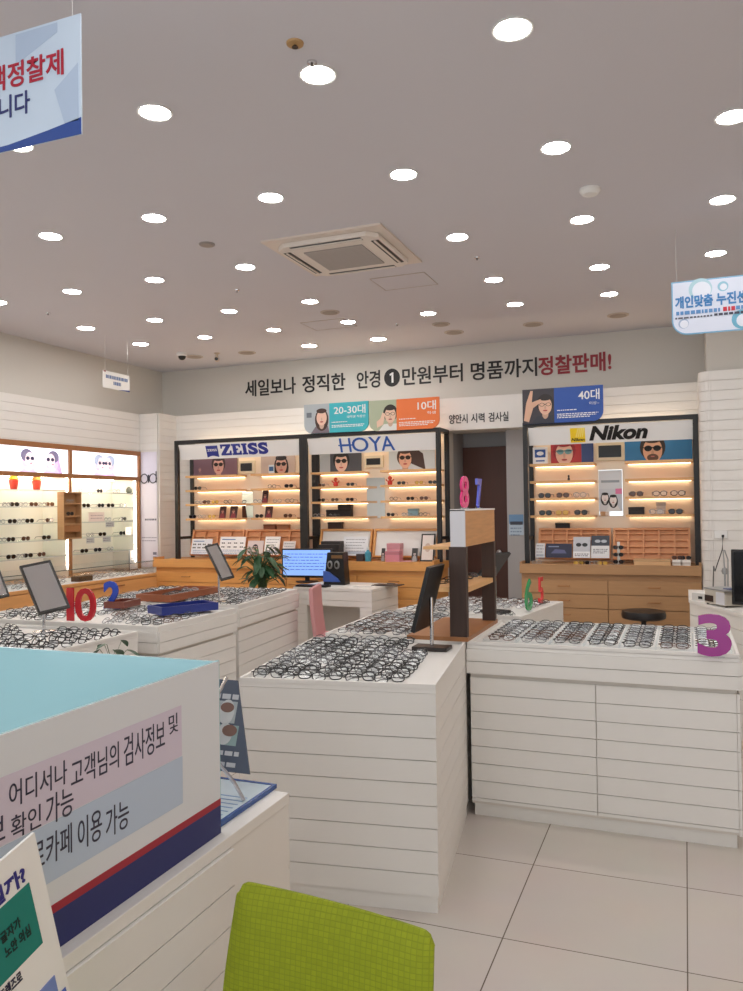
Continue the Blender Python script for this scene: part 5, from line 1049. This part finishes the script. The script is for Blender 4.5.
# green chair
t = thing('office_chair', 'lime green mesh-backed chair in front of the counters', 'chair', (0, 0, 0))
L1, R1 = at_z(243, 879, .80), at_z(437, 930, .785); L0, R0 = at_y(216, 991, 1.36), at_y(432, 991, 1.29)
ctr = (L1+R1)/2; ax = (R1-L1); ax.z = 0; rzc = math.atan2(ax.y, ax.x); w_ = ax.length; t.location = (ctr.x, ctr.y, 0); t.rotation_euler = (0, 0, rzc)
GM = bpy.data.materials.new('lime_mesh'); GM.use_nodes = True; nt = GM.node_tree; b = nt.nodes['Principled BSDF']; b.inputs['Roughness'].default_value = .75
tc = nt.nodes.new('ShaderNodeTexCoord'); br = nt.nodes.new('ShaderNodeTexBrick'); mp = nt.nodes.new('ShaderNodeMapping'); mp.inputs['Rotation'].default_value = (PI/2, 0, 0)
nt.links.new(tc.outputs['Object'], mp.inputs[0]); nt.links.new(mp.outputs[0], br.inputs['Vector']); br.offset = 0; br.inputs['Scale'].default_value = 1; br.inputs['Brick Width'].default_value = .0105; br.inputs['Row Height'].default_value = .0095; br.inputs['Mortar Size'].default_value = .0009; br.inputs['Mortar Smooth'].default_value = .6
for n_, c_ in (('Color1', (152, 164, 20)), ('Color2', (143, 156, 18)), ('Mortar', (134, 147, 15))): br.inputs[n_].default_value = tuple(lin(v) for v in c_)+(1,)
nt.links.new(br.outputs['Color'], b.inputs['Base Color']); bp = nt.nodes.new('ShaderNodeBump'); bp.inputs['Strength'].default_value = .5; bp.inputs['Distance'].default_value = .002; bp.invert = True; nt.links.new(br.outputs['Fac'], bp.inputs['Height']); nt.links.new(bp.outputs[0], b.inputs['Normal'])
nx, nz, H = 48, 48, .46; zt = .80; vs = []; fs = []
def back_pt(u_, v_, off):
    # rounded-rectangle pad: wider lower down, curved round the sitter
    half = w_/2*(1.0+.15*v_); x = half*u_-.028*v_; z = zt-.006-H*v_-.0085*u_
    r_ = .022; k = max(0, abs(u_)-(1-r_/half))*half/r_; 
    if v_*H < r_: z -= (1-math.sqrt(max(0, 1-k*k)))*r_*(1-v_*H/r_)
    if (1-v_)*H < r_: z += (1-math.sqrt(max(0, 1-k*k)))*r_*(1-(1-v_)*H/r_)
    e = max(abs(u_)**10, (1-2*v_)**10 if True else 0); y = -.012*(u_*u_)-.02*math.sin(PI*v_)+off*(1-.85*e)
    return (x, y, z)
for side, off in ((0, -.018), (1, .018)):
    for j in range(nz+1):
        for i in range(nx+1): vs.append(back_pt(2*i/nx-1, j/nz, off))
N = (nx+1)*(nz+1)
for j in range(nz):
    for i in range(nx):
        a = j*(nx+1)+i; fs.append((a, a+nx+1, a+nx+2, a+1)); fs.append((N+a, N+a+1, N+a+nx+2, N+a+nx+1))
ring = [i for i in range(nx+1)]+[(j+1)*(nx+1)-1+nx*0 for j in range(1, nz+1)]+[nz*(nx+1)+i for i in range(nx-1, -1, -1)]+[j*(nx+1) for j in range(nz-1, 0, -1)]
for i in range(len(ring)): a, b_ = ring[i], ring[(i+1) % len(ring)]; fs.append((a, b_, N+b_, N+a))
MB().add(vs, fs).build('backrest', GM, t, True)
MB().tube([(0, .03, .55), (0, .05, .42), (0, -.1, .38)], .02, 10).build('back_support', M_black, t); 
sd = 1
MB().box(-w_*.56, w_*.56, -.02-.44, -.06, .40, .46).build('seat', GM, t, bevel=.03); MB().tube([(0, -.24, .40), (0, -.24, .06)], .028, 12).build('post', M_black, t)
for i in range(5):
    a = 2*PI*i/5+.3; l_ = MB().tube([(0, -.24, .09), (.27*math.cos(a), -.24+.27*math.sin(a), .055)], [.026, .016], 8).build('leg', M_black, t); MB().lathe([(.022, 0), (.026, .02), (.022, .04)], (.26*math.cos(a), -.24+.26*math.sin(a), 0.0), 12).build('caster', M_black, l_)

# ================================================================== hanging banners
def wire(q, x, z0, z1, y=0): q.tube([(x, y, z0), (x, y, z1)], .0012, 5)
Yh = 1.86; x1 = at_y(81, 70, Yh).x; zt, zb_ = at_y(81, 13, Yh).z, at_y(81.5, 134, Yh).z; w_, h = .62, zt-zb_
t = thing('hanging_banner', 'white and blue hanging banner with red lettering near the entrance ceiling', 'banner', (x1-w_, Yh, zb_))
MB().box(0, w_, 0, .004, 0, h).build('sheet', mat('banner_blue_white', (200, 216, 234), .5), t)
q = MB().use(C(40, 74, 150)).prism([(0, 0), (w_, 0), (w_, h*.14), (w_*.8, h*.095), (w_*.55, h*.05), (0, h*.03)], -.001, 0)
q.use(mat('banner_shape', (178, 196, 220), .5)).prism([(w_*.84, h*.42), (w_*.985, h*.60), (w_*.985, h*.12), (w_*.9, h*.12)], -.001, 0).prism([(w_*.6, h*.72), (w_*.86, h*.9), (w_*.86, h*.98), (w_*.6, h*.98)], -.001, 0)
q.build('print', None, t)
bx = lambda px: at_y(px, 80, Yh).x-(x1-w_)
q = MB(); put_text(q.use(C(176, 24, 52)), '금액정찰제', bx(-29), bx(64), h*.53, h*.75, -.0022, .001, .018); put_text(q.use(C(40, 48, 110)), '합니다', bx(-18), bx(30), h*.28, h*.48, -.0022, .001, .015); q.build('lettering', None, t)
q = MB(); [wire(q, x, h, CZ-zb_) for x in (.03, w_-.03)]; q.build('cord', M_clear if False else C(190, 190, 190), t)
Yh = 5.2; x0 = at_y(671.5, 300, Yh).x; zt, zb_ = at_y(672, 282.5, Yh).z, at_y(690, 334.5, Yh).z; w_, h = .78, zt-zb_
t = thing('hanging_banner', 'pale blue bubble-patterned hanging banner with blue lettering beside the right pillar', 'banner', (x0, Yh, zb_)); r_ = .09
cor = [(r_+r_*math.cos(PI+PI/2*i/8), r_+r_*math.sin(PI+PI/2*i/8)) for i in range(9)]
MB().prism([(0, h)]+cor+[(w_, 0), (w_, h)], 0, .004).build('sheet', C(120, 176, 214), t)
q = MB().use(mat('banner_pale', (214, 222, 240), .5)).prism([(.008, h-.008)]+[(r_+(r_-.008)*math.cos(PI+PI/2*i/8), r_+(r_-.008)*math.sin(PI+PI/2*i/8)) for i in range(9)]+[(w_-.008, .008), (w_-.008, h-.008)], -.001, 0)
def bub(cx, cz, r1, c, inner=.65): q.use(C(*c)).ell(cx*w_, cz*h, r1, r1, -.0018, -.001, 22).use(C(222, 228, 242)).ell(cx*w_+r1*.1, cz*h-r1*.12, r1*inner, r1*inner, -.0026, -.0018, 20)
for a in ((.21, .82, .066, (170, 206, 220), .8), (.37, .83, .03, (140, 190, 214)), (.085, .21, .03, (160, 180, 210), .8), (.50, .20, .058, (110, 176, 206)), (.74, .7, .07, (160, 200, 220), .8), (.9, .2, .06, (120, 180, 210))): bub(*a)
q.build('print', None, t)
ux = lambda px: at_y(px, 305, Yh).x-x0
q = MB(); put_text(q.use(C(62, 128, 190)), '개인맞춤', ux(675), ux(713), h*.49, h*.72, -.0036, .001, .04); put_text(q, '누진센', ux(716.5), ux(747), h*.49, h*.72, -.0036, .001, .04); bars(q, ux(676), ux(721), h*.44, 1, -.0036, (90, 140, 196), .022); bars(q, ux(723), ux(735), h*.45, 1, -.0036, (196, 40, 60), .026); bars(q, ux(736), ux(760), h*.45, 1, -.0036, (90, 140, 196), .022); bars(q, ux(675), ux(712), h*.33, 1, -.0036, (90, 94, 110), .01); bars(q, ux(714), ux(760), h*.345, 1, -.0036, (60, 64, 84), .014); q.build('lettering', None, t)
q = MB(); [wire(q, x, h, CZ-zb_) for x in (.03, w_-.03)]; q.build('cord', C(190, 190, 190), t)
# small sign near the left wall
Xs = -5.1; pA, pB = at_x(103, 370, Xs), at_x(129.5, 374, Xs); zl_, zh_ = at_x(103, 387, Xs).z, pA.z
t = thing('hanging_banner', 'small white hanging sign high up near the left wall', 'banner', (Xs, pA.y, zl_), PI/2-.0); w_, h = pB.y-pA.y, zh_-zl_
MB().box(0, w_, 0, .004, 0, h).build('sheet', M_paper, t); q = MB(); bars(q, w_*.1, w_*.92, h*.78, 1, -.0012, (110, 130, 170), h*.2); bars(q, w_*.38, w_*.66, h*.45, 1, -.0012, (110, 130, 170), h*.2); q.use(C(40, 60, 130)).prism([(w_*.55, 0), (w_, 0), (w_, h*.1)], -.0012, 0).use(C(170, 40, 50)).box(w_*.02, w_*.1, -.0012, 0, h*.94, h); q.build('lettering', None, t)
q = MB(); [wire(q, x, h, CZ-zl_) for x in (.03, w_-.03)]; q.build('cord', C(190, 190, 190), t)

# ================================================================== service desk things by the right pillar
zd = .8305
c = at_z(716, 606, zd)
x0, x1 = .06, .34
t = thing('lens_edger', 'beige bench machine with grey lid on the service desk', 'machine', (.235, 5.66, zd), math.radians(-58)); t.scale = (.74, .74, .74)
MB().prism([(-.15, .012), (.15, .012), (.15, .10), (.12, .135), (-.15, .135)], -.11, .11).build('housing', mat('machine_beige', (196, 190, 178), .45), t, bevel=.008)
MB().box(-.155, .155, -.115, .115, .136, .15).build('lid', mat('machine_lid', (150, 152, 152), .3), t, bevel=.006); MB().box(-.145, -.02, -.112, -.1095, .03, .085).build('display', mat('display_dark', (46, 36, 34), .3), t); MB().box(.02, .14, -.113, -.1095, .02, .125).build('panel', mat('panel_white', (214, 216, 222), .35), t)
MB().box(.05, .14, -.06, .06, .1505, .156).build('pad', mat('pad_blue', (40, 60, 120), .4), t)
for sx in (-.13, .13):
    for sy in (-.09, .09): MB().lathe([(.012, 0), (.012, .012)], (sx, sy, 0), 10).build('foot', M_black, t)
t = thing('testing_arm', 'thin grey jointed testing arm standing behind the beige machine', 'stand', (at_y(725, 580, 5.95).x, 5.95, zd)); t.scale = (.7, .7, .66); MB().lathe([(.05, 0), (.05, .012), (.012, .02)], seg=18).build('base', mat('arm_grey', (168, 172, 176), .35, metal=.5), t)
am = mat('arm_grey', (0, 0, 0)); MB().tube([(0, 0, .015), (0, 0, .34)], .009, 8).build('pole', am, t, True); MB().tube([(.025, 0, .1), (.03, 0, .42), (.0, 0, .52)], .006, 8).build('arm', am, t, True); MB().tube([(0, 0, .30), (-.012, 0, .52)], .006, 8).build('arm', am, t, True); MB().lathe([(.022, .27), (.03, .30), (.022, .33)], seg=14).build('joint', am, t, True)
c = at_z(737, 610, zd)
t = thing('monitor', 'black monitor cut off by the photo edge on the service desk', 'monitor', (at_y(731, 585, 5.28).x+.22, 5.28, zd), math.radians(-12)); MB().box(-.22, .22, 0, .03, .045, .38).build('casing', M_plastic, t, bevel=.004); MB().box(-.205, .205, -.002, -.0003, .065, .365).build('screen', mat('screen_off', (16, 17, 20), .12), t); MB().box(-.025, .025, .03, .05, .01, .2).build('neck', M_plastic, t); MB().box(-.11, .11, -.06, .10, 0, .012).build('base', M_plastic, t, bevel=.004)
t = thing('paper_box', 'small white box with papers at the corner of the service desk', 'box', (.10, 5.93, zd), -.6); MB().box(-.05, .05, -.05, .05, 0, .05).build('body', C(206, 204, 200), t, bevel=.003); MB().box(-.045, .045, -.045, .045, .05, .056).build('sheet', M_paper, t); MB().box(.0, .03, -.0525, -.05, .012, .03).build('label_strip', M_plastic, t)
# wall socket and cord on the pillar
s = at_y(721, 534.5, PY-.012); t = thing('wall_socket', 'white power socket on the boarded pillar above the machine', 'socket', (s.x, PY-.0125, s.z)); MB().box(-.05, .05, -.012, 0, -.032, .032).build('plate', M_pure, t, bevel=.003); MB().box(.004, .022, -.026, -.012, -.02, -.002).build('plug', M_plastic, t)
pts = [Vector((s.x+.013, PY-.04, s.z-.012)), Vector((s.x+.005, PY-.08, s.z-.12)), Vector((s.x-.06, PY-.3, s.z-.28)), Vector((.19, 6.5, 1.02)), Vector((.17, 6.1, .87)), Vector((.18, 5.9, .845))]
t = tag(MB().tube(pts, .004, 6).build('power_cord', M_plastic, None, True), 'thin black power cord running from the wall socket to the machine', 'cord')
